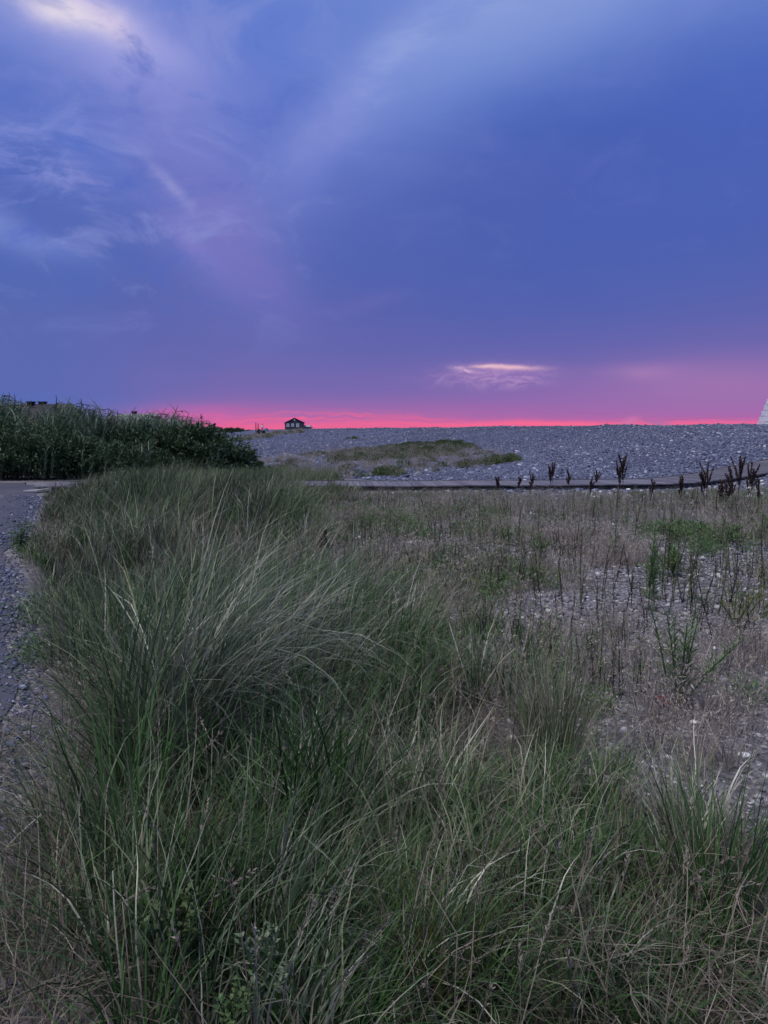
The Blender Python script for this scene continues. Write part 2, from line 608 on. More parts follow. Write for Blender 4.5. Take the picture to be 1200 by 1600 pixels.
M_SHRUB = leaf_mat('shrub_leaf', [(0, (.020, .042, .020)), (.5, (.048, .092, .040)), (1, (.12, .17, .08))], patch=.6)
M_SHRUB2 = leaf_mat('pale_shrub_leaf', [(0, (.035, .06, .022)), (.5, (.08, .115, .04)), (1, (.15, .18, .07))], patch=.6)
M_REED = leaf_mat('reed_leaf', [(0, (.045, .085, .052)), (.5, (.10, .16, .095)), (1, (.22, .27, .175))], patch=.5, spec=.5)
M_PLUME = leaf_mat('reed_plume', [(0, (.07, .055, .05)), (1, (.16, .13, .11))])
M_PALE = leaf_mat('pale_leaf', [(0, (.08, .11, .06)), (.5, (.14, .18, .10)), (1, (.24, .27, .18))])
M_RED = leaf_mat('red_leaf', [(0, (.22, .03, .035)), (1, (.38, .06, .06))])
M_STEM = plain_mat('brown_stem', (.07, .05, .035), var=.3)
M_DARKSEED = leaf_mat('dark_seed', [(0, (.03, .017, .014)), (.6, (.07, .036, .028)), (1, (.14, .075, .055))], trans=0)
M_STALK = leaf_mat('dry_stalk', [(0, (.035, .028, .02)), (.4, (.065, .055, .035)), (.75, (.11, .12, .055)), (1, (.20, .17, .12))], trans=0, inst=.8)
M_COBBLE = stone_mat('beach_cobble', [(0, (.026, .031, .056)), (.2, (.049, .058, .102)), (.6, (.076, .087, .146)), (.86, (.11, .122, .185)), (.95, (.19, .205, .265)), (1, (.38, .39, .44))])
M_PEBBLE = stone_mat('field_pebble', [(0, (.05, .049, .056)), (.3, (.108, .103, .112)), (.65, (.185, .174, .182)), (.9, (.285, .272, .275)), (1, (.56, .55, .54))])
M_PALESTONE = stone_mat('pale_stone', [(0, (.55, .54, .52)), (1, (.78, .77, .74))])
M_WOOD = wood_mat('weathered_deck', (.085, .083, .105), (.16, .153, .182))
M_WOODDARK = wood_mat('dark_stringer', (.07, .066, .068), (.13, .12, .12))
M_WHITE = plain_mat('white_paint', (.78, .78, .78), var=.06, rough=.5)
M_HOUSE = plain_mat('dark_shingle_siding', (.05, .055, .062), var=.15, scale=3)
M_ROOF = plain_mat('dark_roofing', (.024, .022, .028), var=.2, scale=3)
M_ROOFGREY = plain_mat('grey_roofing', (.16, .17, .16), var=.15, scale=3)
M_SIDING = plain_mat('grey_siding', (.17, .17, .17), var=.1, scale=3)
M_BRICK = plain_mat('dark_brick', (.03, .022, .022), var=.25, scale=8)
M_CONCRETE = plain_mat('pale_concrete', (.30, .30, .31), var=.12, scale=5, bump=.4)
M_DIRT = plain_mat('trodden_dirt', (.16, .12, .115), var=.2, scale=5, bump=.4)
M_GLASS, _N, _b, _o = new_mat('window_glass')
_b.inputs['Base Color'].default_value = (.30, .32, .36, 1)
_b.inputs['Roughness'].default_value = .12
_b.inputs['Specular IOR Level'].default_value = .9
M_CANVAS = plain_mat('blue_canvas', (.06, .11, .24), var=.1)
M_SHIRT = plain_mat('pale_shirt', (.62, .64, .70), var=.05)
M_TROUSER = plain_mat('dark_trousers', (.03, .03, .04), var=.1)
M_SKIN = plain_mat('skin', (.35, .22, .16), var=.05)
M_HAIR = plain_mat('dark_hair', (.02, .016, .013), var=.1)
M_POLE = plain_mat('weathered_pole', (.09, .07, .06), var=.2)

# ------------------------------------------------------------------ zones of the ground
EDGE_PATH = [G(*p) for p in [(40, 1592), (20, 1480), (30, 1330), (48, 1150), (42, 1000), (20, 880), (64, 772)]]   # right edge of the path
EDGE_PATH = [(-.62, .3), (-.8, 1.2)] + [(p.x, p.y) for p in EDGE_PATH] + [(-10.2, 21.8)]
PY = np.array([p[1] for p in EDGE_PATH])
PX = np.array([p[0] for p in EDGE_PATH])
o_ = np.argsort(PY)
PY, PX = PY[o_], PX[o_]


def path_x(y):
    return np.interp(y, PY, PX)


EG = [G(*p) for p in [(1300, 1390), (1180, 1300), (960, 1225), (810, 1075), (700, 960), (560, 880), (500, 830), (520, 790), (560, 772)]]
GY = np.array([0.0, 2.2] + [p.y for p in EG] + [30])
GX = np.array([6.0, 5.0] + [p.x for p in EG] + [-2.5])
o_ = np.argsort(GY)
GY, GX = GY[o_], GX[o_]


def grass_x(y):
    return np.interp(y, GY, GX)


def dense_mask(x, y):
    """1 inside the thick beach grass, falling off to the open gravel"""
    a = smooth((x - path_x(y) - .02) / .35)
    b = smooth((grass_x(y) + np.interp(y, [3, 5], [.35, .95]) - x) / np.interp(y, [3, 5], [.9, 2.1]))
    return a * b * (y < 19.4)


def build_ground():
    near = np.arange(-14, 26, .22)
    xs = np.concatenate([-np.geomspace(14.5, 4000, 46)[::-1], near, np.geomspace(26.3, 4000, 44)])
    ys = np.concatenate([-np.geomspace(3, 800, 18)[::-1], np.arange(-2.5, 60, .3), np.geomspace(60.5, 6000, 90)])
    X, Y = np.meshgrid(xs, ys)
    Z = height(X, Y)
    nx, ny = len(xs), len(ys)
    idx = np.arange(nx * ny).reshape(ny, nx)
    F = np.stack([idx[:-1, :-1], idx[:-1, 1:], idx[1:, 1:], idx[1:, :-1]], -1).reshape(-1, 4)
    sh = shingle_mask(X, Y)
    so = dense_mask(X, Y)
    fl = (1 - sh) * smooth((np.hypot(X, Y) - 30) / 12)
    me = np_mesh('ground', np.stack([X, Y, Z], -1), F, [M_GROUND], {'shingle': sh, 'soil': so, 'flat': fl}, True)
    tag(obj('ground', me), kind='structure')


build_ground()


def strip(name, left, right, mat, lift, kind='structure'):
    V, F = [], []
    for i, (a, b) in enumerate(zip(left, right)):
        V += [(a[0], a[1], gz(*a) + lift), (b[0], b[1], gz(*b) + lift)]
        if i:
            k = 2 * i
            F.append((k - 2, k - 1, k + 1, k))
    o = obj(name, np_mesh(name, V, np.array(F), [mat]))
    tag(o, kind=kind)
    return o


yy = np.linspace(-2.2, 21.6, 80)
pr = [(float(path_x(y)) + .04 * math.sin(y * 3.1) + .03 * math.sin(y * 7.7) - .12, float(y)) for y in yy]
pl = [(p[0] - 2.4 - .22 * max(0, p[1] - 8), p[1]) for p in pr]
strip('path', pl, pr, M_ASPHALT, .012)


# ------------------------------------------------------------------ scattering of uncountable cover
def blades(n, L, lvar, spread, tilt, tilt_var, curl, width, segs=4, heading=None, head_var=math.pi, floor=None, rng=RNG, taper=1.6):
    """n tapering, bending blades as quad strips; returns V, F, tint"""
    r = spread * np.sqrt(rng.random(n))
    a = rng.random(n) * 2 * math.pi
    base = np.stack([r * np.cos(a), r * np.sin(a), np.zeros(n)], -1)
    phi = a + rng.normal(0, .6, n) if heading is None else heading + rng.normal(0, 1, n) * head_var
    ln = L * np.clip(1 + rng.normal(0, lvar, n), .3, 1.3)
    th0 = np.abs(tilt + rng.normal(0, tilt_var, n))
    cu = curl * np.clip(rng.normal(1, .45, n), .05, 2.4)
    t = np.linspace(0, 1, segs + 1)
    th = np.clip(th0[:, None] + cu[:, None] * t[None] ** 1.4, 0, 2.6)
    wob = rng.normal(0, .10, (n, segs + 1)).cumsum(1)
    ph = phi[:, None] + wob
    st = ln[:, None] / segs
    d = np.stack([np.sin(th) * np.cos(ph), np.sin(th) * np.sin(ph), np.cos(th)], -1) * st[..., None]
    pos = base[:, None] + np.concatenate([np.zeros((n, 1, 3)), np.cumsum(d[:, :-1], 1)], 1)
    pos[..., 2] = np.maximum(pos[..., 2], .004)
    tw = phi + math.pi / 2 + rng.normal(0, .8, n)
    side = np.stack([np.cos(tw), np.sin(tw), np.zeros(n)], -1)
    w = width * np.clip(rng.normal(1, .3, n), .4, 1.8)
    prof = np.clip(1 - t ** taper, .04, 1) * np.clip(.6 + t * 1.6, 0, 1)
    off = side[:, None] * (w[:, None] * prof[None] * .5)[..., None]
    V = np.stack([pos - off, pos + off], 2).reshape(-1, 3)
    i = np.arange(n)[:, None] * (segs + 1) * 2 + np.arange(segs)[None] * 2
    F = np.stack([i, i + 1, i + 3, i + 2], -1).reshape(-1, 4)
    tint = np.repeat(np.clip(rng.beta(1.6, 2.2, n), 0, 1), (segs + 1) * 2)
    return V, F, tint


def merge(parts):
    """join (V, F, tint, material_index) groups"""
    Vs, Fs, Ts, Ms = [], [], [], []
    b = 0
    for V, F, T, mi in parts:
        Vs.append(V)
        Fs.append(np.asarray(F) + b)
        Ts.append(T)
        Ms.append(np.full(len(F), mi))
        b += len(V)
    return np.concatenate(Vs), Fs, np.concatenate(Ts), np.concatenate(Ms)


def part_mesh(name, parts, mats, sm=True):
    V, F, T, MI = merge(parts)
    me = np_mesh(name, V, F, mats, {'tint': T}, sm)
    me.polygons.foreach_set('material_index', MI.astype(np.int32))
    return me


def leaf_quads(P, D, U, ln, wd, rng=RNG, tint=None, fold=.25):
    """little pointed leaves: 4 points base, two sides, tip; P base, D direction, U side"""
    n = len(P)
    D = D / np.linalg.norm(D, axis=1, keepdims=True)
    sd = np.cross(D, U)
    sd /= np.linalg.norm(sd, axis=1, keepdims=True) + 1e-9
    up = np.cross(sd, D)
    ln = np.broadcast_to(ln, n)[:, None]
    wd = np.broadcast_to(wd, n)[:, None]
    m_ = P + D * ln * .5 + up * wd * fold
    V = np.stack([P, m_ - sd * wd * .5, P + D * ln, m_ + sd * wd * .5], 1).reshape(-1, 3)
    i = np.arange(n)[:, None] * 4
    F = np.concatenate([i + np.array([[0, 1, 2]]), i + np.array([[0, 2, 3]])])
    if tint is None:
        tint = rng.random(n)
    return V, F, np.repeat(tint, 4)


def proto_collection(name, meshes):
    c = bpy.data.collections.new(name)
    for i, me in enumerate(meshes):
        o = bpy.data.objects.new('%s_kind_%02d' % (name, i), me)
        c.objects.link(o)
    return c


def scatter(name, pts, rz, tilt, scl, idx, coll, mat):
    """one object that stands copies of the prototypes on its points (geometry nodes)"""
    n = len(pts)
    me = bpy.data.meshes.new(name)
    me.vertices.add(n)
    me.vertices.foreach_set('co', np.asarray(pts, np.float32).ravel())
    a = me.attributes.new('turn', 'FLOAT_VECTOR', 'POINT')
    rot = np.zeros((n, 3), np.float32)
    rot[:, 2] = rz
    if tilt is not None:
        rot[:, :2] = tilt
    a.data.foreach_set('vector', rot.ravel())
    a = me.attributes.new('size', 'FLOAT_VECTOR', 'POINT')
    scl = np.asarray(scl, np.float32)
    if scl.ndim == 1:
        scl = np.repeat(scl[:, None], 3, 1)
    a.data.foreach_set('vector', np.ascontiguousarray(scl).ravel())
    a = me.attributes.new('pick', 'INT', 'POINT')
    a.data.foreach_set('value', np.asarray(idx, np.int32))
    me.materials.append(mat)
    o = obj(name, me)
    ng = bpy.data.node_groups.new(name + '_scatter', 'GeometryNodeTree')
    ng.interface.new_socket('Geometry', in_out='INPUT', socket_type='NodeSocketGeometry')
    ng.interface.new_socket('Geometry', in_out='OUTPUT', socket_type='NodeSocketGeometry')
    gi, go = ng.nodes.new('NodeGroupInput'), ng.nodes.new('NodeGroupOutput')
    iop = ng.nodes.new('GeometryNodeInstanceOnPoints')
    ci = ng.nodes.new('GeometryNodeCollectionInfo')
    ci.inputs['Collection'].default_value = coll
    ci.inputs['Separate Children'].default_value = True
    ci.inputs['Reset Children'].default_value = True

    def named(nm, dt):
        nd = ng.nodes.new('GeometryNodeInputNamedAttribute')
        nd.data_type = dt
        nd.inputs['Name'].default_value = nm
        return nd.outputs['Attribute']
    L = ng.links.new
    L(gi.outputs[0], iop.inputs['Points'])
    L(ci.outputs[0], iop.inputs['Instance'])
    iop.inputs['Pick Instance'].default_value = True
    L(named('pick', 'INT'), iop.inputs['Instance Index'])
    e2r = ng.nodes.new('FunctionNodeEulerToRotation')
    L(named('turn', 'FLOAT_VECTOR'), e2r.inputs[0])
    L(e2r.outputs[0], iop.inputs['Rotation'])
    L(named('size', 'FLOAT_VECTOR'), iop.inputs['Scale'])
    L(iop.outputs[0], go.inputs[0])
    md = o.modifiers.new('scatter', 'NODES')
    md.node_group = ng
    return o


def on_ground(xy, sink=0.0):
    return np.stack([xy[:, 0], xy[:, 1], height(xy[:, 0], xy[:, 1]) - sink], -1)


def in_view(xy, margin=60, near=1.2):
    """keep what the photograph's view could take in, with a generous margin"""
    zc = xy[:, 1] * math.cos(PITCH) + 1.6 * math.sin(PITCH)
    px = xy[:, 0] / np.maximum(zc, .1) * F_PX
    return (np.abs(px) < 600 + margin) & (xy[:, 1] > near)


def sample_field(n, y0, y1, weight, power=1.0, margin=160):
    """random ground points between two depths, thinned by a weight function"""
    out = []
    tot = 0
    for _ in range(60):
        m_ = max(n, 4000)
        u = RNG.random(m_)
        y = (y0 ** (2 - power) + u * (y1 ** (2 - power) - y0 ** (2 - power))) ** (1 / (2 - power)) if power < 2 else np.exp(np.log(y0) + u * (np.log(y1) - np.log(y0)))
        half = (600 + margin) / F_PX * (y + .2)
        x = (RNG.random(m_) * 2 - 1) * half
        keep = RNG.random(m_) < weight(x, y)
        out.append(np.stack([x[keep], y[keep]], -1))
        tot += keep.sum()
        if tot >= n:
            break
    return np.concatenate(out)[:n]


def vnoise(x, y, s, seed=0):
    """cheap smooth value noise 0..1"""
    x, y = np.asarray(x) * s + seed * 17.3, np.asarray(y) * s + seed * 9.1
    xi, yi = np.floor(x), np.floor(y)
    fx, fy = x - xi, y - yi
    fx, fy = fx * fx * (3 - 2 * fx), fy * fy * (3 - 2 * fy)

    def h(a, b):
        v = np.sin(a * 127.1 + b * 311.7 + seed) * 43758.5453
        return v - np.floor(v)
    return (h(xi, yi) * (1 - fx) + h(xi + 1, yi) * fx) * (1 - fy) + (h(xi, yi + 1) * (1 - fx) + h(xi + 1, yi + 1) * fx) * fy


def inside(poly, x, y):
    c = np.zeros(np.shape(x), bool)
    n = len(poly)
    for i in range(n):
        x0, y0 = poly[i][:2]
        x1, y1 = poly[(i + 1) % n][:2]
        hit = ((y0 > y) != (y1 > y)) & (x < (x1 - x0) * (y - y0) / (y1 - y0 + 1e-12) + x0)
        c ^= hit
    return c


def ground_poly(pix):
    return [G(*p) for p in pix]


# stones -------------------------------------------------------------
def stone_mesh(name, mat, seed, flat=.6, sub=1):
    rng = np.random.default_rng(seed)
    bm = bmesh.new()
    bmesh.ops.create_icosphere(bm, subdivisions=sub + 1, radius=.5)
    ax = rng.normal(size=(5, 3))
    ax /= np.linalg.norm(ax, axis=1, keepdims=True)
    for v in bm.verts:
        p = np.array(v.co)
        k = 1.0
        for q in ax:
            dd = p @ q
            k -= max(0, dd - .36) * 1.2 * .6
        p = p * k * (1 + rng.normal(0, .02))
        v.co = (p[0] * 1.15, p[1] * .85, p[2] * flat)
    me = bpy.data.meshes.new(name)
    bm.to_mesh(me)
    bm.free()
    me.materials.append(mat)
    for pgn in me.polygons:
        pgn.use_smooth = True
    return me


# cobbles of the shingle ridge
cobbles = proto_collection('cobble', [stone_mesh('cobble', M_COBBLE, 100 + i, .5 + .06 * i) for i in range(6)])


def ridge_w(x, y):
    return (shingle_mask(x, y) > .4) * 1.0


def not_on_walk(xy):
    d = np.full(len(xy), 9e9)
    for a, b in zip(WALK[:-1], WALK[1:]):
        a2, b2 = np.array(a), np.array(b)
        ab = b2 - a2
        t = np.clip(((xy - a2) @ ab) / (ab @ ab), 0, 1)
        d = np.minimum(d, np.linalg.norm(xy - a2 - t[:, None] * ab, axis=1))
    return d > 1.0


WALK_PTS = [(-9.0, 19.9), (-4.0, 20.0), (0.0, 20.2), (4.5, 20.5), (7.2, 20.9), (9.2, 21.5), (11.2, 22.5), (13.2, 23.9), (15.2, 25.7), (17.5, 28.2), (20, 31.4)]


def spline(pts, step):
    P = [np.array(p, float) for p in pts]
    out = []
    for i in range(len(P) - 1):
        p0, p1, p2, p3 = P[max(i - 1, 0)], P[i], P[i + 1], P[min(i + 2, len(P) - 1)]
        for t in np.linspace(0, 1, 24, endpoint=False):
            out.append(.5 * ((2 * p1) + (-p0 + p2) * t + (2 * p0 - 5 * p1 + 4 * p2 - p3) * t * t + (-p0 + 3 * p1 - 3 * p2 + p3) * t ** 3))
    out.append(P[-1])
    out = np.array(out)
    s = np.concatenate([[0], np.cumsum(np.linalg.norm(np.diff(out, axis=0), axis=1))])
    k = np.arange(0, s[-1], step)
    return np.stack([np.interp(k, s, out[:, j]) for j in range(out.shape[1])], -1)


WALK = [tuple(p) for p in spline(WALK_PTS, .5)]

xy = np.concatenate([sample_field(105000, 19, 48, ridge_w, 0.0), sample_field(85000, 30, 95, ridge_w, .6), sample_field(26000, 90, 240, ridge_w, 1.2)])
xy = xy[not_on_walk(xy)]
n = len(xy)
sz = np.clip(RNG.lognormal(math.log(.064), .38, n), .035, .24) * np.clip(xy[:, 1] / 60, 1, 2.6) * (.75 + .6 * vnoise(xy[:, 0], xy[:, 1], .35, 41))
so_ = scatter('shingle_cobbles', on_ground(xy, 0) + np.stack([np.zeros(n), np.zeros(n), sz * .10], -1), RNG.random(n) * 6.3,
              RNG.normal(0, .35, (n, 2)), sz, RNG.integers(0, 6, n), cobbles, M_COBBLE)
tag(so_, 'blue grey beach cobbles heaped along the shingle ridge', 'cobbles', kind='stuff')

# small stones of the field and of the path edge
pebbles = proto_collection('pebble', [stone_mesh('pebble', M_PEBBLE, 200 + i, .42 + .06 * i, 0) for i in range(6)])


def field_w(x, y):
    base = (1 - dense_mask(x, y)) * (x > path_x(y) + 1.0)
    return base * (.45 + .55 * smooth((vnoise(x, y, .75, 3) - .3) / .3))


def path_w(x, y):
    d = path_x(y) - x
    w = (d > -.1) * (np.exp(-np.clip(d, 0, 9) / .30) * .9 + .45 * smooth((vnoise(x, y, .6, 5) - .35) / .3) * (y < 15.5))
    return np.clip(w, 0, 1) * (1 - .9 * ((y > 8.6) & (y < 9.8)))


slates = proto_collection('slate', [stone_mesh('slate', M_COBBLE, 230 + i, .42 + .06 * i, 0) for i in range(6)])
for nm, lab, cnt_, y0, y1, wf_, coll_, mt in (('field_gravel', 'loose grey pebbles strewn over the open field', 46000, 2.4, 22, field_w, pebbles, M_PEBBLE),
                                              ('path_gravel', 'loose blue grey gravel along the edge of the path', 9000, 1.6, 18, path_w, slates, M_COBBLE)):
    xy = sample_field(cnt_, y0, y1, wf_, .8)
    xy = xy[not_on_walk(xy)]
    n = len(xy)
    sz = np.clip(RNG.lognormal(math.log(.027 if nm == 'field_gravel' else .017), .5, n), .006, .10) * np.interp(xy[:, 1], [1.5, 2.6, 5, 20], [.35, .55, .9, 1.6])
    so_ = scatter(nm, on_ground(xy, 0) + np.stack([np.zeros(n), np.zeros(n), sz * .12 + np.where(xy[:, 0] < path_x(xy[:, 1]), .012, 0)], -1),
                  RNG.random(n) * 6.3, RNG.normal(0, .3, (n, 2)), sz, RNG.integers(0, 6, n), coll_, mt)
    tag(so_, lab, 'gravel', kind='stuff')

# beach grass -----------------------------------------------------------
def clump(kind, seed):
    rng = np.random.default_rng(seed)
    if kind == 'dry':                                      # fine fluffy dead annual grass
        p = [(*blades(16, .27, .35, .10, .20, .2, .6, .0058, 4, None, rng=rng), 0)]
        V, F, T = blades(20, .30, .25, .11, .18, .18, .7, .0034, 4, None, rng=rng)
        p.append((V, F, T, 0))
        tips = V.reshape(20, 5, 2, 3).mean(2)
        P = np.repeat(tips[:, -1], 7, 0) + rng.normal(0, .012, (140, 3))
        D = np.repeat(tips[:, -1] - tips[:, -2], 7, 0) * 12 + rng.normal(0, .6, (140, 3))
        p.append((*leaf_quads(P, D, rng.normal(size=(140, 3)), .026, .0052, rng), 0))
        return part_mesh('dry', p, [M_DRY])
    if kind == 'upright':                                  # thin leafy upright stems, half dead
        p = []
        for k in range(int(rng.integers(4, 9))):
            h = rng.uniform(.16, .46)
            b0 = rng.normal(0, .09, 2)
            tip = np.array([b0[0] + rng.normal(0, .04), b0[1] + rng.normal(0, .04), h])
            m2 = MB().tube([(b0[0], b0[1], 0), tip], [.0042, .002], 4)
            p.append((np.array(m2.v), np.array([f for f in m2.f if len(f) == 4]), np.full(len(m2.v), .4), 0))
            m_ = int(70 * h)
            u = .2 + .8 * rng.random(m_)
            P = np.array([b0[0], b0[1], 0]) + (tip - [b0[0], b0[1], 0]) * u[:, None]
            a = rng.random(m_) * 6.3
            D = np.stack([np.cos(a), np.sin(a), .9 + 0 * a], -1)
            p.append((*leaf_quads(P, D, np.tile([0., 0, 1], (m_, 1)), .045 * (1.25 - .7 * u), .008, rng), int(rng.random() < .6)))
        return part_mesh('upright', p, [M_STALK, M_HERB], False)
    if kind == 'weed':                                     # low leafy green weed
        m_ = 110
        P = rng.normal(0, 1, (m_, 3)) * [.09, .09, 0] + np.stack([np.zeros(m_), np.zeros(m_), rng.random(m_) * .20], -1)
        D = np.stack([P[:, 0] * 6, P[:, 1] * 6, .35 + rng.random(m_)], -1) + rng.normal(0, .4, (m_, 3))
        p = [(*leaf_quads(P, D, rng.normal(size=(m_, 3)), .05, .012, rng), 0), (*blades(14, .24, .3, .07, .25, .2, .4, .003, 3, rng=rng), 0)]
        return part_mesh('weed', p, [M_HERB])
    if kind == 'moundweed':                                # leafy mound on the shingle
        m_ = 260
        d = rng.normal(size=(m_, 3))
        d[:, 2] = np.abs(d[:, 2])
        d /= np.linalg.norm(d, axis=1, keepdims=True)
        P = d * (rng.random((m_, 1)) ** .4) * [.42, .42, .30]
        p = [(*leaf_quads(P, d + rng.normal(0, .5, (m_, 3)) + [0, 0, .4], rng.normal(size=(m_, 3)), .10, .035, rng), 0)]
        return part_mesh('moundweed', p, [M_SHRUB2])


def clumps(name, kind, k, seed):
    return proto_collection(name, [clump(kind, seed + i) for i in range(k)])


K_DRY = clumps('dry', 'dry', 8, 410)
K_UP = clumps('upright', 'upright', 8, 470)
K_WEED = clumps('weed', 'weed', 6, 430)
K_MOUND = clumps('mound', 'moundweed', 6, 450)


def turn(n, spread=.6):
    return RNG.normal(0, spread, n)


def grass_scatter(name, coll, k, xy, lo, hi, label, cat, mat, spread=.7, sink=.01, hscale=None):
    n = len(xy)
    s = RNG.uniform(lo, hi, n)
    sc = np.stack([s, s, s * RNG.uniform(.85, 1.15, n)], -1)
    if hscale is not None:
        sc = sc * hscale[:, None]
    o = scatter(name, on_ground(xy, sink), turn(n, spread), RNG.normal(0, .07, (n, 2)), sc, RNG.integers(0, k, n), coll, mat)
    tag(o, label, cat, kind='stuff')
    return o


def dense_w(x, y):
    return dense_mask(x, y) * (.05 + .95 * smooth((vnoise(x, y, 1.35, 1) - .34) / .3))


def grass_height(x, y):
    """tall by the path, low towards the gravel on the right"""
    u = x / (y + .2)
    near = np.interp(u, [-.55, -.42, -.30, -.12, 0, .12, .25, .5], [.42, .62, .74, .62, .48, .40, .32, .28])
    far = np.interp(u, [-.52, -.46, -.40, -.33, -.25, -.18, -.10, -.04, .1], [.20, .30, .50, .68, .74, .68, .52, .36, .25])
    far = far * (.72 + .5 * vnoise(x, y, .8, 31))
    near = near * (.62 + .62 * vnoise(x, y, 1.4, 32))
    h = near + (far - near) * smooth((y - 4.5) / 4)
    h = h * np.interp(y, [1.2, 1.9, 2.8, 11, 19], [.55, .75, 1.0, 1.0, .84])
    e = np.minimum((x - path_x(y)) / .45, (grass_x(y) + np.interp(y, [3, 5], [.35, .95]) - x) / np.interp(y, [3, 5], [.6, 1.5]))
    return h * (.38 + .62 * smooth(e))


def blade_field(base, L, th0, phi, curl, width, segs, tint, rng, taper=1.7, wobble=.12, kink=.22):
    """many blades at given feet as one set of tapering strips"""
    n = len(base)
    t = np.linspace(0, 1, segs + 1)
    th = np.clip(th0[:, None] + curl[:, None] * t[None] ** 1.5, 0, 2.7)
    ph = phi[:, None] + rng.normal(0, wobble, (n, segs + 1)).cumsum(1)
    broken = (rng.random(n) < kink)[:, None] & (np.arange(segs + 1)[None] >= rng.integers(2, segs + 1, n)[:, None])
    th = np.clip(th + broken * rng.uniform(.5, 1.5, n)[:, None], 0, 2.9)
    ph = ph + broken * rng.normal(0, .9, n)[:, None]
    d = np.stack([np.sin(th) * np.cos(ph), np.sin(th) * np.sin(ph), np.cos(th)], -1) * (L[:, None] / segs)[..., None]
    pos = base[:, None] + np.concatenate([np.zeros((n, 1, 3)), np.cumsum(d[:, :-1], 1)], 1)
    pos[..., 2] = np.maximum(pos[..., 2], base[:, None, 2] + .006)
    tw = phi + math.pi / 2 + rng.normal(0, .8, n)
    side = np.stack([np.cos(tw), np.sin(tw), np.zeros(n)], -1)
    prof = np.clip(1 - t ** taper, .05, 1) * np.clip(.65 + t * 1.4, 0, 1)
    off = side[:, None] * (width[:, None] * prof[None] * .5)[..., None]
    V = np.stack([pos - off, pos + off], 2).reshape(-1, 3)
    i = np.arange(n)[:, None] * (segs + 1) * 2 + np.arange(segs)[None] * 2
    F = np.stack([i, i + 1, i + 3, i + 2], -1).reshape(-1, 4)
    return V, F, np.repeat(tint, (segs + 1) * 2), pos


def tussocks(centres, per, seed, hmul=1.0, spread=.09, wind=.7, tilt=.18, curl=1.35, width=.0068, segs=7, tvar=.22, wdir=0.05):
    """tussocks of blades: each fans outwards and is combed over by the wind towards +x"""
    rng = np.random.default_rng(seed)
    M = len(centres)
    cnt = np.maximum(4, rng.poisson(per, M))
    j = np.repeat(np.arange(M), cnt)
    n = len(j)
    hc = np.minimum(grass_height(centres[:, 0], centres[:, 1]) * np.clip(rng.normal(1, .14, M), .7, 1.3) * hmul, .9)
    a = rng.random(n) * 2 * math.pi
    sp = spread * (.6 + hc[j])
    r = sp * np.sqrt(rng.random(n))
    x, y = centres[j, 0] + r * np.cos(a), centres[j, 1] + r * np.sin(a)
    base = np.stack([x, y, height(x, y) - .01], -1)
    ox, oy = np.cos(a) * (r / sp + .15), np.sin(a) * (r / sp + .15)
    # blades next to the path spill over it
    edge = np.clip(1 - (centres[j, 0] - path_x(centres[j, 1])) / .55, 0, 1)
    lodge = vnoise(centres[:, 0], centres[:, 1], 1.1, 71) - .5          # clumps flattened different ways
    wd = wdir + 3.2 * lodge[j] + rng.normal(0, .6, n)
    wk = wind * (.4 + 1.5 * vnoise(centres[:, 0], centres[:, 1], 1.6, 72))[j]
    wx, wy = np.cos(wd) * wk * (1 - 1.8 * edge), np.sin(wd) * wk
    phi = np.arctan2(oy + wy + rng.normal(0, .55, n), ox + wx + rng.normal(0, .55, n))
    L = hc[j] * np.clip(rng.normal(1.15, .22, n), .35, 1.5)
    th0 = np.abs(tilt * (.4 + 1.2 * r / sp) + rng.normal(0, tvar, n))
    cu = curl * np.clip(rng.normal(1, .5, n), .02, 2.4)
    tint = np.clip(rng.beta(.9, 1.7, n) * .98 + .30 * (rng.random(M)[j] - .35) + .75 * (vnoise(centres[:, 0], centres[:, 1], .95, 73)[j] - .5), 0, 1)
    w = width * np.clip(rng.normal(1, .3, n), .45, 1.9) * np.clip(.8 + y / 12, 1, 2.0)
    return blade_field(base, L, th0, phi, cu, w, segs, tint, rng)


def stuff_mesh(name, parts, mats, label, cat):
    o = obj(name, part_mesh(name, parts, mats))
    tag(o, label, cat, kind='stuff')
    return o


# grey green beach grass
c_near = sample_field(270, 1.35, 6, dense_w, .5)
c_mid = sample_field(1000, 5.6, 19.3, dense_w, .2)
stuff_mesh('beach_grass', [(*tussocks(c_near, 32, 301)[:3], 0), (*tussocks(c_mid, 20, 302, segs=5)[:3], 0), (*tussocks(c_mid[::2], 9, 304, .95, segs=5, wind=.4, curl=.7)[:3], 2),
                           (*tussocks(sample_field(150, 1.5, 14, dense_w, .6), 22, 303, 1.12, wind=.8, curl=1.2)[:3], 1)],
           [M_GRASS, M_GRASS2, M_STRAW], 'grey green beach grass leaning right across the left of the field', 'grass')
# deep green softer grass in pools
lush_w = lambda x, y: dense_w(x, y) * (vnoise(x, y, .75, 8) > .52)
stuff_mesh('lush_grass', [(*tussocks(np.concatenate([sample_field(115, 1.35, 6, lush_w, .5), sample_field(50, 1.35, 2.9, dense_w, .5)]), 34, 311, .9, wind=.35, curl=.8, width=.0074)[:3], 0),
                          (*tussocks(sample_field(170, 6, 17, lush_w, .3), 30, 312, .85, wind=.35, curl=.8, width=.0074, segs=4)[:3], 0)],
           [M_LUSH], 'deep green soft grass growing among the grey beach grass', 'grass')
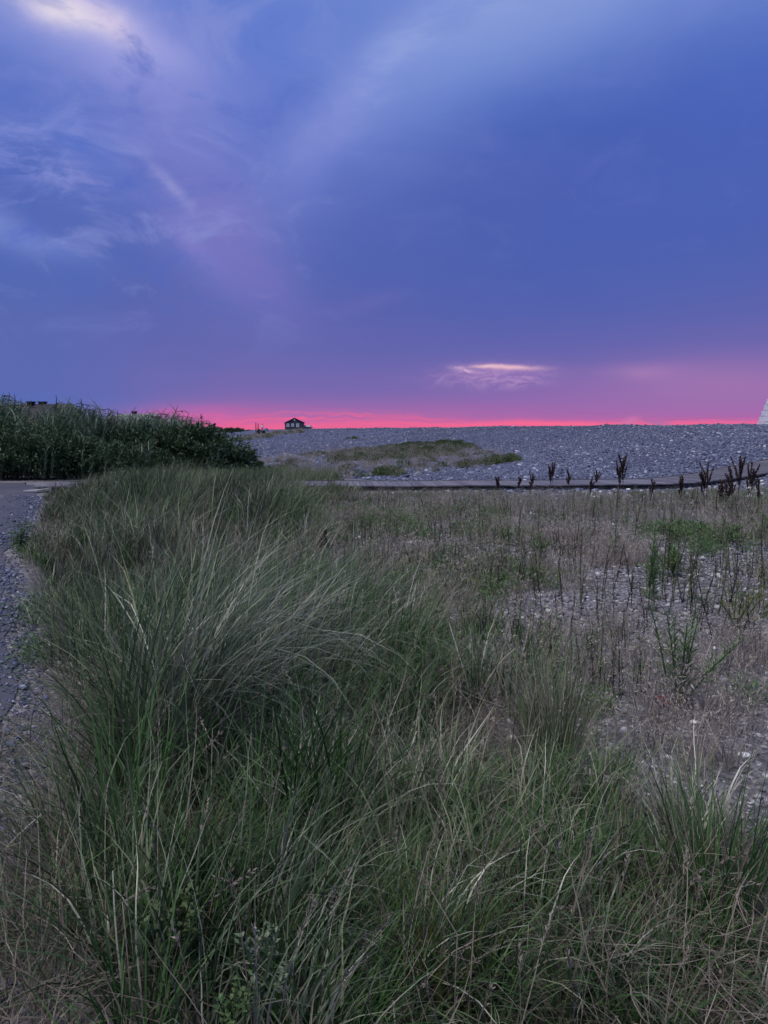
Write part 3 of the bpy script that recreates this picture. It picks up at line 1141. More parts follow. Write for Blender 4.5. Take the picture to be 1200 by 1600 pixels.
# pale dry blades and thatch, much of it lying flat
def thatch_parts(n, y0, y1, seed, wid):
    rng = np.random.default_rng(seed)
    xy = sample_field(n, y0, y1, lambda x, y: np.maximum(dense_mask(x, y) * (.35 + .65 * (vnoise(x, y, 1.3, 15) > .45)), .9 * (x < path_x(y) + .2) * (x > path_x(y) - .55) * (y < 3.6) * (vnoise(x, y, 2.2, 16) > .3)), .5)
    n = len(xy)
    base = on_ground(xy) + np.stack([np.zeros(n), np.zeros(n), rng.random(n) ** 2 * .22 * (rng.random(n) < .7)], -1)
    flat = rng.random(n) < .68
    th0 = np.where(flat, rng.normal(1.35, .22, n), np.abs(rng.normal(.45, .3, n)))
    L = np.where(flat, rng.uniform(.15, .42, n), rng.uniform(.25, .6, n) * (.4 + grass_height(xy[:, 0], xy[:, 1])))
    return blade_field(base, L, th0, rng.uniform(0, 6.3, n), np.where(flat, .9, .9) * rng.random(n), wid * rng.uniform(.5, 1.5, n), 5, rng.beta(1.2, 1.8, n), rng, taper=2.2, wobble=.2)[:3]


stuff_mesh('thatch', [(*thatch_parts(5500, 1.25, 5, 321, .0042), 0), (*thatch_parts(5000, 4, 14, 322, .0052), 0), (*thatch_parts(1800, 1.3, 2.3, 323, .0030), 0)],
           [M_STRAW], 'flattened straw coloured thatch lying at the foot of the grass', 'thatch')


# flowering stems with narrow seed heads
def culms(n, seed):
    rng = np.random.default_rng(seed)
    xy = sample_field(n, 1.4, 15, lambda x, y: dense_mask(x, y), .7)
    n = len(xy)
    L = (.28 + .85 * grass_height(xy[:, 0], xy[:, 1])) * rng.uniform(.75, 1.2, n)
    V, F, T, pos = blade_field(on_ground(xy), L, np.abs(rng.normal(.12, .12, n)), rng.normal(0, 1.1, n), rng.uniform(.1, .7, n), np.full(n, .0030), 6, rng.random(n), rng, taper=8)
    m_ = 22
    u = rng.random((n, m_))
    a, b = pos[:, -2][:, None], pos[:, -1][:, None]
    P = (a + (b - a) * u[..., None]).reshape(-1, 3)
    D = np.repeat((pos[:, -1] - pos[:, -2]) / np.linalg.norm(pos[:, -1] - pos[:, -2], axis=1, keepdims=True), m_, 0) + rng.normal(0, .35, (n * m_, 3))
    return [(V, F, T, 0), (*leaf_quads(P, D, rng.normal(size=(n * m_, 3)), .016, .0044, rng, np.repeat(rng.random(n), m_)), 0)]


stuff_mesh('grass_culms', culms(850, 331), [M_STRAW], 'thin straw coloured flowering stems rising above the grass', 'grass stems')


def dry_w(x, y):
    base = (1 - .85 * dense_mask(x, y)) * (x > path_x(y) + .2)
    bare = smooth((vnoise(x, y, .75, 3) - .36) / .25)
    far = smooth((y - 9) / 6)
    return base * np.clip(.03 + .97 * (1 - bare) ** 1.5 + .35 * far, 0, 1) * (y < 19.2)


xy = np.concatenate([sample_field(290, 3.2, 9, dry_w, .6), sample_field(1800, 8, 19.1, dry_w, .1)])
grass_scatter('dry_grass', K_DRY, 8, xy, .6, 1.2, 'mauve brown dead fine grass in patches over the pebble field', 'dry grass', M_DRY, 3.1,
              hscale=np.interp(xy[:, 1], [3, 9, 14, 19], [.85, 1.0, .75, .42]))
xy = sample_field(900, 4.0, 19, lambda x, y: (1 - dense_mask(x, y)) * (x > path_x(y)) * (y < 19.2) * (.06 + .94 * smooth((vnoise(x, y, .5, 12) - .5) / .3)) * (vnoise(x, y, 2.2, 13) > .35), .2)
grass_scatter('field_weeds', K_WEED, 6, xy, .5, 1.2, 'low green weeds dotted through the dry grass of the field', 'weeds', M_HERB, 3.1,
              hscale=np.interp(xy[:, 1], [3, 9, 14, 19], [.9, 1.0, .75, .45]))

xy = sample_field(800, 3.9, 18.8, lambda x, y: (1 - .8 * dense_mask(x, y)) * (x > path_x(y) + .3) * (.15 + .85 * (vnoise(x, y, .7, 55) > .42)), .35)
grass_scatter('upright_weeds', K_UP, 8, xy, .55, 1.25, 'thin leafy upright weeds half dead among the dry grass of the field', 'weeds', M_STALK, 3.1,
              hscale=np.interp(xy[:, 1], [3, 9, 14, 19], [.8, 1.0, .9, .5]))

# ------------------------------------------------------------------ plant patches on the shingle
def in_polys(n, polys):
    out = []
    for pix, w in polys:
        pg = ground_poly(pix)
        xs, ys = [p.x for p in pg], [p.y for p in pg]
        k = int(n * w)
        got = []
        while sum(len(g) for g in got) < k:
            x = RNG.uniform(min(xs), max(xs), 4 * k)
            y = RNG.uniform(min(ys), max(ys), 4 * k)
            ok = inside(pg, x, y)
            got.append(np.stack([x[ok], y[ok]], -1))
        out.append(np.concatenate(got)[:k])
    return np.concatenate(out)


P_BAND = [(398, 722), (470, 712), (520, 706), (600, 702), (660, 698), (740, 702), (800, 716), (805, 722), (760, 732), (700, 740), (640, 746), (600, 748), (500, 752), (398, 752)]
P_MOUND = [(520, 710), (560, 704), (615, 697), (650, 692), (675, 694), (690, 690), (720, 692), (745, 699), (700, 712), (640, 718), (560, 722), (525, 722)]
P_TIP = [(745, 722), (770, 717), (803, 716), (808, 721), (780, 726), (748, 729)]
P_FAR = [(362, 689), (400, 680), (430, 676), (478, 673), (476, 676), (430, 682), (400, 687), (380, 690)]
xy = in_polys(900, [(P_BAND, 1.0)])
xy = xy[not_on_walk(xy)]
grass_scatter('shingle_grass', K_DRY, 8, xy, .7, 1.3, 'brown dry grass growing on the lower shingle behind the boardwalk', 'dry grass', M_DRY, 3.1)
xy = in_polys(640, [(P_MOUND, 1.0), (P_TIP, .12), (P_BAND, .25), ([(540, 686), (553, 682), (566, 684), (556, 687)], .02), ([(592, 742), (600, 737), (622, 738), (620, 745), (596, 746)], .03)])
grass_scatter('shingle_plants', K_MOUND, 6, xy, .35, .95, 'green leafy mounds growing on the shingle behind the boardwalk', 'ground cover', M_SHRUB2, 3.1)
xy = in_polys(420, [(P_FAR, 1.0)])
grass_scatter('dune_grass', K_DRY, 8, xy, 1.4, 2.8, 'olive brown dune grass on the far slope before the dark house', 'dune grass', M_DRY, 3.1)
xy = in_polys(60, [(P_FAR, 1.0)])
grass_scatter('dune_plants', K_MOUND, 6, xy, 1.2, 2.4, 'green ground plants among the dune grass below the dark house', 'ground cover', M_SHRUB2, 3.1)

# ------------------------------------------------------------------ boardwalk
def build_boardwalk():
    root = empty('boardwalk', (0, 0, 0))
    tag(root, 'grey weathered plank boardwalk crossing behind the field and up the shingle', 'boardwalk')
    cl = spline(WALK_PTS, .172)
    W = 1.75
    plank_me = MB().box((0, 0, 0), (.160, W, .04)).mesh('plank', M_WOOD, .004)
    lift = .135
    far, near_, mid = [], [], []
    for i in range(len(cl)):
        a, b = cl[max(i - 1, 0)], cl[min(i + 1, len(cl) - 1)]
        d = (b - a) / np.linalg.norm(b - a)
        nrm = np.array([-d[1], d[0]])
        zc = np.mean([gz(*(cl[i] + nrm * k)) for k in (-.8, 0, .8)]) * .9
        zs = [np.mean([gz(*cl[j])]) * .9 for j in range(max(0, i - 6), min(len(cl), i + 7))]
        zc = .5 * zc + .5 * float(np.mean(zs))
        if i % 1 == 0 and len(mid) < 300:
            o = obj('plank', plank_me, root, (cl[i][0], cl[i][1], zc + lift + random.uniform(-.004, .004)), math.atan2(d[1], d[0]) + random.uniform(-.006, .006))
            o.rotation_euler.x = random.uniform(-.004, .004)
        mid.append((*cl[i], zc))
        far.append((*(cl[i] + nrm * (W / 2 + .03)), zc + lift - .05))
        near_.append((*(cl[i] - nrm * (W / 2 - .12)), zc + lift - .11))
    for name, line, hgt, th in (('edge_board', far, .17, .045), ('stringer', near_, .11, .06)):
        for k in range(0, len(line) - 1, 14):
            seg = line[k:k + 15]
            mb = MB()
            V, F = [], []
            for p, q in zip(seg[:-1], seg[1:]):
                mb.beam(p, q, th, hgt)
            # beams are tracked along their length; keep the board upright
            mb = MB()
            for p, q in zip(seg[:-1], seg[1:]):
                p, q = Vector(p), Vector(q)
                dd = (q - p).normalized()
                sd = Vector((-dd.y, dd.x, 0)).normalized() * th / 2
                up = Vector((0, 0, hgt / 2))
                vs = [p - sd - up, p + sd - up, p + sd + up, p - sd + up, q - sd - up, q + sd - up, q + sd + up, q - sd + up]
                mb.add(vs, [(3, 2, 1, 0), (4, 5, 6, 7), (0, 1, 5, 4), (1, 2, 6, 5), (2, 3, 7, 6), (3, 0, 4, 7)])
            obj(name, mb.mesh(name, M_WOODDARK), root)
    post = MB().box((0, 0, 0), (.10, .10, .5)).mesh('support_post', M_WOODDARK)
    for k in range(4, len(mid), 12):
        a, b = np.array(near_[k][:2]), np.array(near_[k][2:])
        obj('support_post', post, root, (near_[k][0], near_[k][1], near_[k][2] - .20))


build_boardwalk()


# ------------------------------------------------------------------ hedge of reeds and shrubs on the left
def shrub_parts(lumps, n, leaf, seed, droop=.2):
    """leaves spread through and over a set of ellipsoid lumps, gaps left by noise"""
    rng = np.random.default_rng(seed)
    vol = np.array([l[3] * l[4] + l[3] * l[5] + l[4] * l[5] for l in lumps])
    cnt = (n * vol / vol.sum()).astype(int)
    Ps, Ds = [], []
    for l, k in zip(lumps, cnt):
        d = rng.normal(size=(k, 3))
        d /= np.linalg.norm(d, axis=1, keepdims=True)
        # sprigs: leaves gather round twig ends
        tw = rng.normal(size=(max(8, k // 26), 3))
        tw /= np.linalg.norm(tw, axis=1, keepdims=True)
        rr = rng.random(len(tw)) ** .35 * (.72 + .42 * rng.random(len(tw)))
        j = rng.integers(0, len(tw), k)
        p = tw[j] * rr[j][:, None] + rng.normal(0, .085, (k, 3))
        P = np.array(l[:3]) + p * np.array(l[3:6])
        Ps.append(P)
        D = tw[j] * .7 + rng.normal(0, .65, (k, 3))
        D[:, 2] += .25 - droop
        Ds.append(D)
    P, D = np.concatenate(Ps), np.concatenate(Ds)
    ok = P[:, 2] > .03
    P, D = P[ok], D[ok]
    ln = leaf * rng.uniform(.6, 1.35, len(P))
    return leaf_quads(P, D, rng.normal(size=(len(P), 3)) * .6 + [0, 0, 1], ln, ln * .36, rng)


def build_shrub(name, base, lumps, n, leaf, mat, label, seed, cat='shrub', group=None, sprigs=()):
    root = empty(name, base)
    tag(root, label, cat, group)
    V, F, T = shrub_parts(lumps, n, leaf, seed)
    parts = [(V, F, T, 0)]
    rng = np.random.default_rng(seed + 1)
    for (x, y, z0, z1) in sprigs:                          # upright leafy shoots that break the outline
        m_ = 60
        u = np.sort(rng.random(m_))
        P = np.stack([x + rng.normal(0, .015, m_), y + rng.normal(0, .015, m_), z0 + (z1 - z0) * u], -1)
        a = np.arange(m_) * 2.4
        D = np.stack([np.cos(a), np.sin(a), .5 + 0 * a], -1)
        parts.append((*leaf_quads(P, D, np.tile([0, 0, 1.], (m_, 1)), .13 * (1.15 - u), .05, rng), 0))
    obj('foliage', part_mesh('foliage', parts, [mat], False), root)
    mb = MB()
    for l in lumps:
        for k in range(5):
            q = Vector((l[0] + random.uniform(-.6, .6) * l[3], l[1] + random.uniform(-.5, .5) * l[4], l[2] + random.uniform(.0, .7) * l[5]))
            b0 = Vector((l[0] + random.uniform(-.2, .2), l[1] + random.uniform(-.2, .2), 0))
            midp = b0.lerp(q, .5) + Vector((random.uniform(-.15, .15), random.uniform(-.15, .15), .1))
            mb.tube([b0, midp, q], [.035, .022, .008], 5)
    for (x, y, z0, z1) in sprigs:
        mb.tube([(x, y, z0 - .3), (x, y, z1)], [.012, .004], 4)
    obj('branches', mb.mesh('branches', M_STEM), root)
    return root


# lumps: centre x, y, z and radii, about the shrub's base
build_shrub('bayberry_shrub', (-6.2, 25.2, 0), [(.3, 0, .75, 1.35, 1.3, .95), (-1.2, .3, .85, 1.3, 1.2, .95), (1.25, -.1, .40, .7, .9, .62), (1.75, -.2, .2, .5, .6, .36), (-.1, .2, 1.35, .9, .8, .42), (-2.3, .3, .8, 1.0, 1.0, .8)],
            21000, .135, M_SHRUB, 'dark rounded shrub at the end of the hedge nearest the shingle', 501,
            sprigs=[(.05, -.1, 1.4, 2.15), (-.3, -.1, 1.4, 1.95), (.3, 0, 1.3, 1.85), (-.9, 0, 1.4, 1.9)])
build_shrub('bayberry_shrub', (-8.6, 24.4, 0), [(0, 0, .55, 1.3, .9, .62), (1.3, -.1, .35, .9, .7, .45), (-1.2, .1, .65, .9, .8, .6)],
            12000, .13, M_SHRUB, 'low paler green shrub in front of the reeds between two darker shrubs', 511)
build_shrub('bayberry_shrub', (-11.2, 24.2, 0), [(0, 0, .9, 1.25, 1.1, .85), (-1.3, -.1, .95, 1.2, 1.1, .95), (.9, .2, .8, 1.0, .9, .8), (-2.6, 0, .9, 1.2, 1.1, .95)],
            19000, .135, M_SHRUB, 'dark tangled shrub at the left end of the hedge above the paved path', 521)
build_shrub('bayberry_shrub', (-9.4, 26.3, 0), [(0, 0, .95, 1.5, 1.0, .75), (1.6, 0, .8, 1.2, 1.0, .75)],
            10000, .135, M_SHRUB, 'dark shrub half hidden at the foot of the tall reeds', 531)


def reed_mesh(seed):
    rng = np.random.default_rng(seed)
    H = 2.2
    parts = []
    lean = rng.uniform(.10, .26)
    t = np.linspace(0, 1, 9)
    cx = lean * H * t ** 2
    spine = np.stack([cx, np.zeros(9), H * t * (1 - .04 * t)], -1)
    mb = MB().tube(spine, list(np.linspace(.007, .0025, 9)), 4)
    V = np.array(mb.v)
    F4 = np.array([f for f in mb.f if len(f) == 4])
    parts.append((V, F4, np.full(len(V), .35), 0))
    for k in range(15):
        u = .18 + .80 * k / 15
        p = np.array([np.interp(u, t, spine[:, j]) for j in range(3)])
        ang = rng.normal(0, .75) + (math.pi if rng.random() < .25 else 0)
        Vb, Fb, Tb = blades(1, rng.uniform(.40, .70), .1, .0, .45, .15, 1.5, .036, 5, ang, .05, rng=rng)
        Vb[:, 2] += p[2]
        Vb[:, 0] += p[0]
        Vb[:, 1] += p[1]
        parts.append((Vb, Fb, Tb, 0))
    if rng.random() < .65:                                 # nodding plume
        tip = spine[-1]
        m_ = 46
        u = rng.random(m_)
        P = tip + np.stack([.20 * u, rng.normal(0, .015, m_), .16 * u - .16 * u * u], -1)
        D = np.stack([1 + 0 * u, rng.normal(0, .45, m_), .25 - .9 * u], -1)
        parts.append((*leaf_quads(P, D, rng.normal(size=(m_, 3)), .10, .014, rng), 1))
    return part_mesh('reed', parts, [M_REED, M_PLUME], True)


K_REED = proto_collection('reed', [reed_mesh(600 + i) for i in range(10)])
rx = np.concatenate([RNG.uniform(-17.5, -6.6, 1500), RNG.uniform(-13.6, -7.4, 130)])
ry = np.concatenate([RNG.uniform(25.3, 30.5, 1500), RNG.uniform(23.2, 25.0, 130)])
NR = 1630
px_ = 600 + rx / ry * F_PX
topz = np.interp(px_, [-60, 0, 18, 32, 64, 82, 130, 185, 220, 260, 310, 340], [2.65, 2.6, 2.5, 2.05, 2.12, 2.4, 2.35, 1.95, 2.05, 2.1, 1.75, 1.4])
hs = topz / 2.2 * np.clip(RNG.normal(.93, .09, NR), .65, 1.12) * np.where(ry < 25.1, RNG.uniform(.35, .75, NR), 1)
o = scatter('reeds', on_ground(np.stack([rx, ry], -1)), RNG.normal(0, .45, NR), RNG.normal(0, .05, (NR, 2)), hs, RNG.integers(0, 10, NR), K_REED, M_REED)
tag(o, 'tall blue green reeds with nodding tips bending right over the hedge', 'reeds', kind='stuff')
# rough grass along the hedge foot and beyond the boardwalk's start
hx = np.concatenate([RNG.uniform(-8.2, -3.2, 420), RNG.uniform(-4.6, -1.6, 160)])
hy = np.concatenate([RNG.uniform(21.3, 23.6, 420), RNG.uniform(21.3, 27, 160)])
xy = np.stack([hx, hy], -1)
xy = xy[not_on_walk(xy) & ~((xy[:, 0] < path_x(xy[:, 1]) + .3) & (xy[:, 1] < 22.4))]
rng_ = np.random.default_rng(341)
jj = np.repeat(np.arange(len(xy)), 26)
bx_ = xy[jj] + rng_.normal(0, .12, (len(jj), 2))
nn = len(jj)
stuff_mesh('hedge_foot_grass', [(*blade_field(on_ground(bx_), rng_.uniform(.2, .55, nn), np.abs(rng_.normal(.15, .2, nn)), rng_.normal(0, 1.2, nn), rng_.uniform(.1, 1.2, nn),
                                              np.full(nn, .010), 4, np.clip(rng_.beta(1.5, 2.2, nn), 0, 1), rng_)[:3], 0)],
           [M_GRASS], 'rough grey green grass along the foot of the hedge', 'grass')

# ------------------------------------------------------------------ buildings
def gable_house(name, loc, rz, w, d, wall_h, roof_h, wall_mat, roof_mat, label, windows=(), chimneys=(), side_windows=(), over=.25, vent=False):
    root = empty(name, loc, rz)
    tag(root, label, 'house')
    a, b = w / 2, d / 2
    mb = MB()
    mb.add([(-a, -b, 0), (a, -b, 0), (a, -b, wall_h), (0, -b, wall_h + roof_h), (-a, -b, wall_h),
            (-a, b, 0), (a, b, 0), (a, b, wall_h), (0, b, wall_h + roof_h), (-a, b, wall_h)],
           [(0, 1, 2, 3, 4), (9, 8, 7, 6, 5), (1, 6, 7, 2), (5, 0, 4, 9), (4, 3, 8, 9), (3, 2, 7, 8)])
    obj('wall', mb.mesh('wall', wall_mat), root)
    sl = roof_h / a
    for sgn in (-1, 1):
        e = (a + over) * sgn
        z0, z1, th = wall_h - over * sl + .02, wall_h + roof_h + .02, .16
        vs = [(0, -b - over, z1), (e, -b - over, z0), (e, b + over, z0), (0, b + over, z1)]
        vs += [(x, y, z + th) for x, y, z in vs]
        fs = [(0, 1, 2, 3), (7, 6, 5, 4), (0, 4, 5, 1), (1, 5, 6, 2), (2, 6, 7, 3), (3, 7, 4, 0)]
        obj('roof_slope', MB().add(vs, fs).mesh('roof_slope', roof_mat), root)
    fr = None
    for (x, z, ww, hh) in windows:
        fm = MB()
        t = .12
        for cx, cz, sx, sz_ in ((x - ww / 2, z, t, hh + t), (x + ww / 2, z, t, hh + t), (x, z - hh / 2, ww - t, t), (x, z + hh / 2, ww - t, t), (x, z, ww - t, t * .7)):
            fm.box((cx, -b - .03, cz), (sx, .08, sz_))
        wnd = obj('window', fm.mesh('window', M_WHITE), root)
        obj('pane', MB().box((x, -b - .012, z), (ww - t, .02, hh - t)).mesh('pane', M_GLASS), wnd)
    for (y, z, ww, hh) in side_windows:
        wnd = obj('window', MB().box((-a - .02, y, z), (.05, ww, hh)).mesh('window', M_WHITE), root)
        obj('pane', MB().box((-a - .05, y, z), (.03, ww * .8, hh * .85)).mesh('pane', M_GLASS), wnd)
    if vent:
        obj('gable_vent', MB().box((0, -b - .02, wall_h + roof_h * .62), (.5, .06, .5)).mesh('gable_vent', M_WHITE), root)
    for (x, y, ww, top) in chimneys:
        c = obj('chimney', MB().box((x, y, (wall_h + top) / 2), (ww, ww, top - wall_h)).mesh('chimney', M_BRICK), root)
        obj('chimney_cap', MB().box((x, y, top + .06), (ww + .16, ww + .16, .12)).mesh('chimney_cap', M_BRICK), c)
    return root


HD = 262.0
hp = at(460, 671.5, HD)
hz = gz(hp.x, hp.y)
hb = hp.z
k = HD / F_PX
house = gable_house('beach_house', (hp.x, hp.y, hb), R(8), 29 * k, 9.0, 10.5 * k, 7.0 * k, M_HOUSE, M_ROOF,
                    'small dark gabled beach house with three white windows on the ridge', vent=True, over=.28,
                    windows=[(-10.2 * k, 7.0 * k, 3.6 * k, 4.4 * k), (-3.0 * k, 7.2 * k, 3.2 * k, 4.0 * k), (4.6 * k, 6.8 * k, 3.6 * k, 4.6 * k)])
obj('foundation', MB().box((0, 0, -.9), (29 * k + .5, 9.5, 1.75)).mesh('foundation', M_CONCRETE), house)
# low white annexe with dark roof on its right
an = empty('annexe_shed', (at(481, 671, HD + 3).x, HD + 3, hb - .2))
tag(an, 'low white shed with dark sloping roof right beside the dark beach house', 'shed')
obj('wall', MB().box((0, 0, .9), (9.4 * k, 4, 1.9)).mesh('wall', M_WHITE), an)
vs = [(-5.6 * k, -2.4, 6.6 * k), (-1.5 * k, -2.4, 5.6 * k), (6.6 * k, -2.4, 4.8 * k), (-5.6 * k, 2.4, 6.6 * k), (-1.5 * k, 2.4, 5.6 * k), (6.6 * k, 2.4, 4.8 * k)]
vs += [(x, y, z - 1.7 * k) for x, y, z in vs]
obj('roof', MB().add(vs, [(0, 1, 4, 3), (1, 2, 5, 4), (6, 9, 10, 7), (7, 10, 11, 8), (0, 6, 7, 1), (1, 7, 8, 2), (3, 4, 10, 9), (4, 5, 11, 10), (0, 3, 9, 6), (2, 8, 11, 5)]).mesh('roof', M_ROOF), an)
obj('door', MB().box((-1.5, -2.03, .85), (.9, .06, 1.7)).mesh('door', M_SIDING), an)

# houses behind the hedge: only their roofs show
h2 = at(50, 635, 90)
gable_house('village_house', (h2.x - 1.2, 94, 0), R(80), 7, 9, 2.6, h2.z + .25 - 2.6, M_SIDING, M_ROOF,
            'house behind the reeds showing a dark roof with two chimneys', chimneys=[(.2, -.6, .7, h2.z + .62), (-.2, .75, .7, h2.z + .62)], windows=[(-1.6, 1.5, .9, 1.2), (1.6, 1.5, .9, 1.2)])
h3 = at(202, 648, 120)
gable_house('village_house', (h3.x, 124, 0), R(86), 6, 6.4, 2.5, h3.z + .05 - 2.5, M_SIDING, M_ROOFGREY,
            'house behind the reeds showing a pale grey roof with one small chimney', chimneys=[(.2, .6, .6, h3.z + .55)], windows=[(-1.4, 1.4, .9, 1.1), (1.4, 1.4, .9, 1.1)])

# far wood at the end of the marsh
def far_wood():
    rng = np.random.default_rng(77)
    lumps = []
    D = 420.0
    for px in range(300, 392, 7):
        top = np.interp(px, [300, 330, 360, 375, 383, 392], [668, 668, 669, 669.5, 672, 676])
        p = at(px + rng.uniform(-2, 2), top, D)
        hgt = p.z - .2
        lumps.append((p.x, D + rng.uniform(-6, 12), hgt * .55, 3.4, 3.4, hgt * .5))
    V, F, T = shrub_parts(lumps, 16000, .75, 78)
    o = obj('far_wood', part_mesh('far_wood', [(V, F, T, 0)], [M_SHRUB], False))
    tag(o, 'dark line of far trees beyond the right end of the hedge', 'trees', kind='stuff')


far_wood()

# ------------------------------------------------------------------ the small group of things on the far slope
pd = 165.0
for (px, top, lab) in ((400, 661, 'taller thin pole at the far end of the slope, left of the person'), (403.5, 662.5, 'shorter thicker pole at the far end of the slope beside the taller one')):
    b0 = at(px, 676, pd + 40)
    tp = at(px, top, pd + 40)
    g0 = min(gz(b0.x, b0.y), b0.z)
    po = empty('utility_pole', (b0.x, b0.y, g0))
    tag(po, lab, 'pole', 'poles on the far slope')
    obj('shaft', MB().tube([(0, 0, 0), (0, 0, tp.z - g0)], [.16, .11], 8).mesh('shaft', M_POLE), po)
    obj('cap', MB().tube([(0, 0, tp.z - g0), (0, 0, tp.z - g0 + .12)], [.14, .05], 8).mesh('cap', M_POLE), po)


def build_person(px, foot_row, D):
    base = at(px, foot_row, D)
    root = empty('person', (base.x, base.y, base.z), R(20))
    tag(root, 'person in pale top and dark trousers standing on the far slope', 'person')

    def skin(name, pts, edges, rad, mat, parent):
        me = bpy.data.meshes.new(name)
        me.from_pydata(pts, edges, [])
        me.materials.append(mat)
        o = obj(name, me, parent)
        sk = o.modifiers.new('skin', 'SKIN')
        for v, r_ in zip(me.skin_vertices[0].data if me.skin_vertices else [], rad):
            v.radius = (r_, r_)
        o.modifiers.new('sub', 'SUBSURF').render_levels = 2
        return o
    me = bpy.data.meshes.new('body')
    pts = [(0, 0, .95), (0, 0, 1.15), (0, 0, 1.40), (0, 0, 1.50), (0, -.01, 1.58), (0, -.01, 1.68),
           (-.10, 0, .88), (-.12, .02, .48), (-.12, 0, .07), (-.12, -.14, .04), (.10, 0, .88), (.14, .0, .48), (.15, .03, .07), (.15, -.11, .04),
           (-.19, 0, 1.40), (-.27, .02, 1.12), (-.25, -.10, .88), (.19, 0, 1.40), (.28, .02, 1.12), (.27, -.08, .88)]
    ed = [(0, 1), (1, 2), (2, 3), (3, 4), (4, 5), (0, 6), (6, 7), (7, 8), (8, 9), (0, 10), (10, 11), (11, 12), (12, 13), (2, 14), (14, 15), (15, 16), (2, 17), (17, 18), (18, 19)]
    rad = [.14, .13, .15, .06, .09, .085, .095, .065, .045, .04, .095, .065, .045, .04, .07, .048, .035, .07, .048, .035]
    me.from_pydata(pts, ed, [])
    o = obj('body', me, root)
    o.modifiers.new('skin', 'SKIN')
    for v, r_ in zip(me.skin_vertices[0].data, rad):
        v.radius = (r_, r_)
    me.skin_vertices[0].data[0].use_root = True
    sb = o.modifiers.new('sub', 'SUBSURF')
    sb.levels = 2
    sb.render_levels = 2
    # clothing by height: trousers, pale top, bare head
    m, N, b, out = new_mat('clothed_figure')
    tc = N.n('ShaderNodeTexCoord')
    sep = N.n('ShaderNodeSeparateXYZ')
    N.link(tc.outputs['Object'], sep.inputs[0])
    c = N.mix(N.m('GREATER_THAN', sep.outputs[2], .94), (.03, .03, .04), (.62, .64, .70))
    c = N.mix(N.m('GREATER_THAN', sep.outputs[2], 1.49), c, (.35, .22, .16))
    N.link(c, b.inputs['Base Color'])
    me.materials.append(m)
    hm = MB()
    bm = bmesh.new()
    bmesh.ops.create_icosphere(bm, subdivisions=2, radius=.115)
    for v in bm.verts:
        v.co.z = v.co.z * .9 + 1.70
        v.co.y = v.co.y * 1.05 + .025
    hme = bpy.data.meshes.new('hair')
    bm.to_mesh(hme)
    bm.free()
    hme.materials.append(M_HAIR)
    obj('hair', hme, root)
    return root


build_person(410, 675.0, pd)
# peaked blue shelter beside the person
tb = at(416, 673.2, pd + 2)
tent = empty('beach_shelter', (tb.x, tb.y, tb.z))
tag(tent, 'small peaked blue canvas shelter right beside the standing person', 'shelter')
kk = pd / F_PX
mb = MB()
prof = [(0, 2.3), (1.3, 1.75), (5.0, 1.0), (6.0, .0)]
vs, fs = [], []
w_, dp = 2.3 * kk, 1.0
vs = [(-w_ * .9, -dp, 0), (w_ * .9, -dp, 0), (w_ * .9, dp, 0), (-w_ * .9, dp, 0), (-w_ * .75, -dp * .8, 3.2 * kk), (w_ * .75, -dp * .8, 3.2 * kk), (w_ * .75, dp * .8, 3.2 * kk), (-w_ * .75, dp * .8, 3.2 * kk), (0, 0, 5.4 * kk)]
obj('canopy', MB().add(vs, [(0, 1, 5, 4), (1, 2, 6, 5), (2, 3, 7, 6), (3, 0, 4, 7), (4, 5, 8), (5, 6, 8), (6, 7, 8), (7, 4, 8)]).mesh('canopy', M_CANVAS), tent)
for sx in (-1, 1):
    for sy in (-1, 1):
        obj('tent_pole', MB().tube([(sx * w_ * .95, sy * dp * 1.03, -.1), (sx * w_ * .8, sy * dp * .86, 3.1 * kk)], .02, 5).mesh('tent_pole', M_POLE), tent)
for (px, row, rw, lab) in ((404.6, 677.5, 3.2, 'larger dark round bush below the person on the far slope'), (411.8, 677.2, 2.2, 'smaller dark round bush below the blue shelter on the far slope')):
    bp = at(px, row, pd - 6)
    rr = rw * (pd - 6) / F_PX
    build_shrub('round_bush', (bp.x, bp.y, bp.z), [(0, 0, rr * 1.0, rr, rr, rr * 1.05)], 900, .17, M_SHRUB, lab, int(700 + px), group='bushes on the far slope')

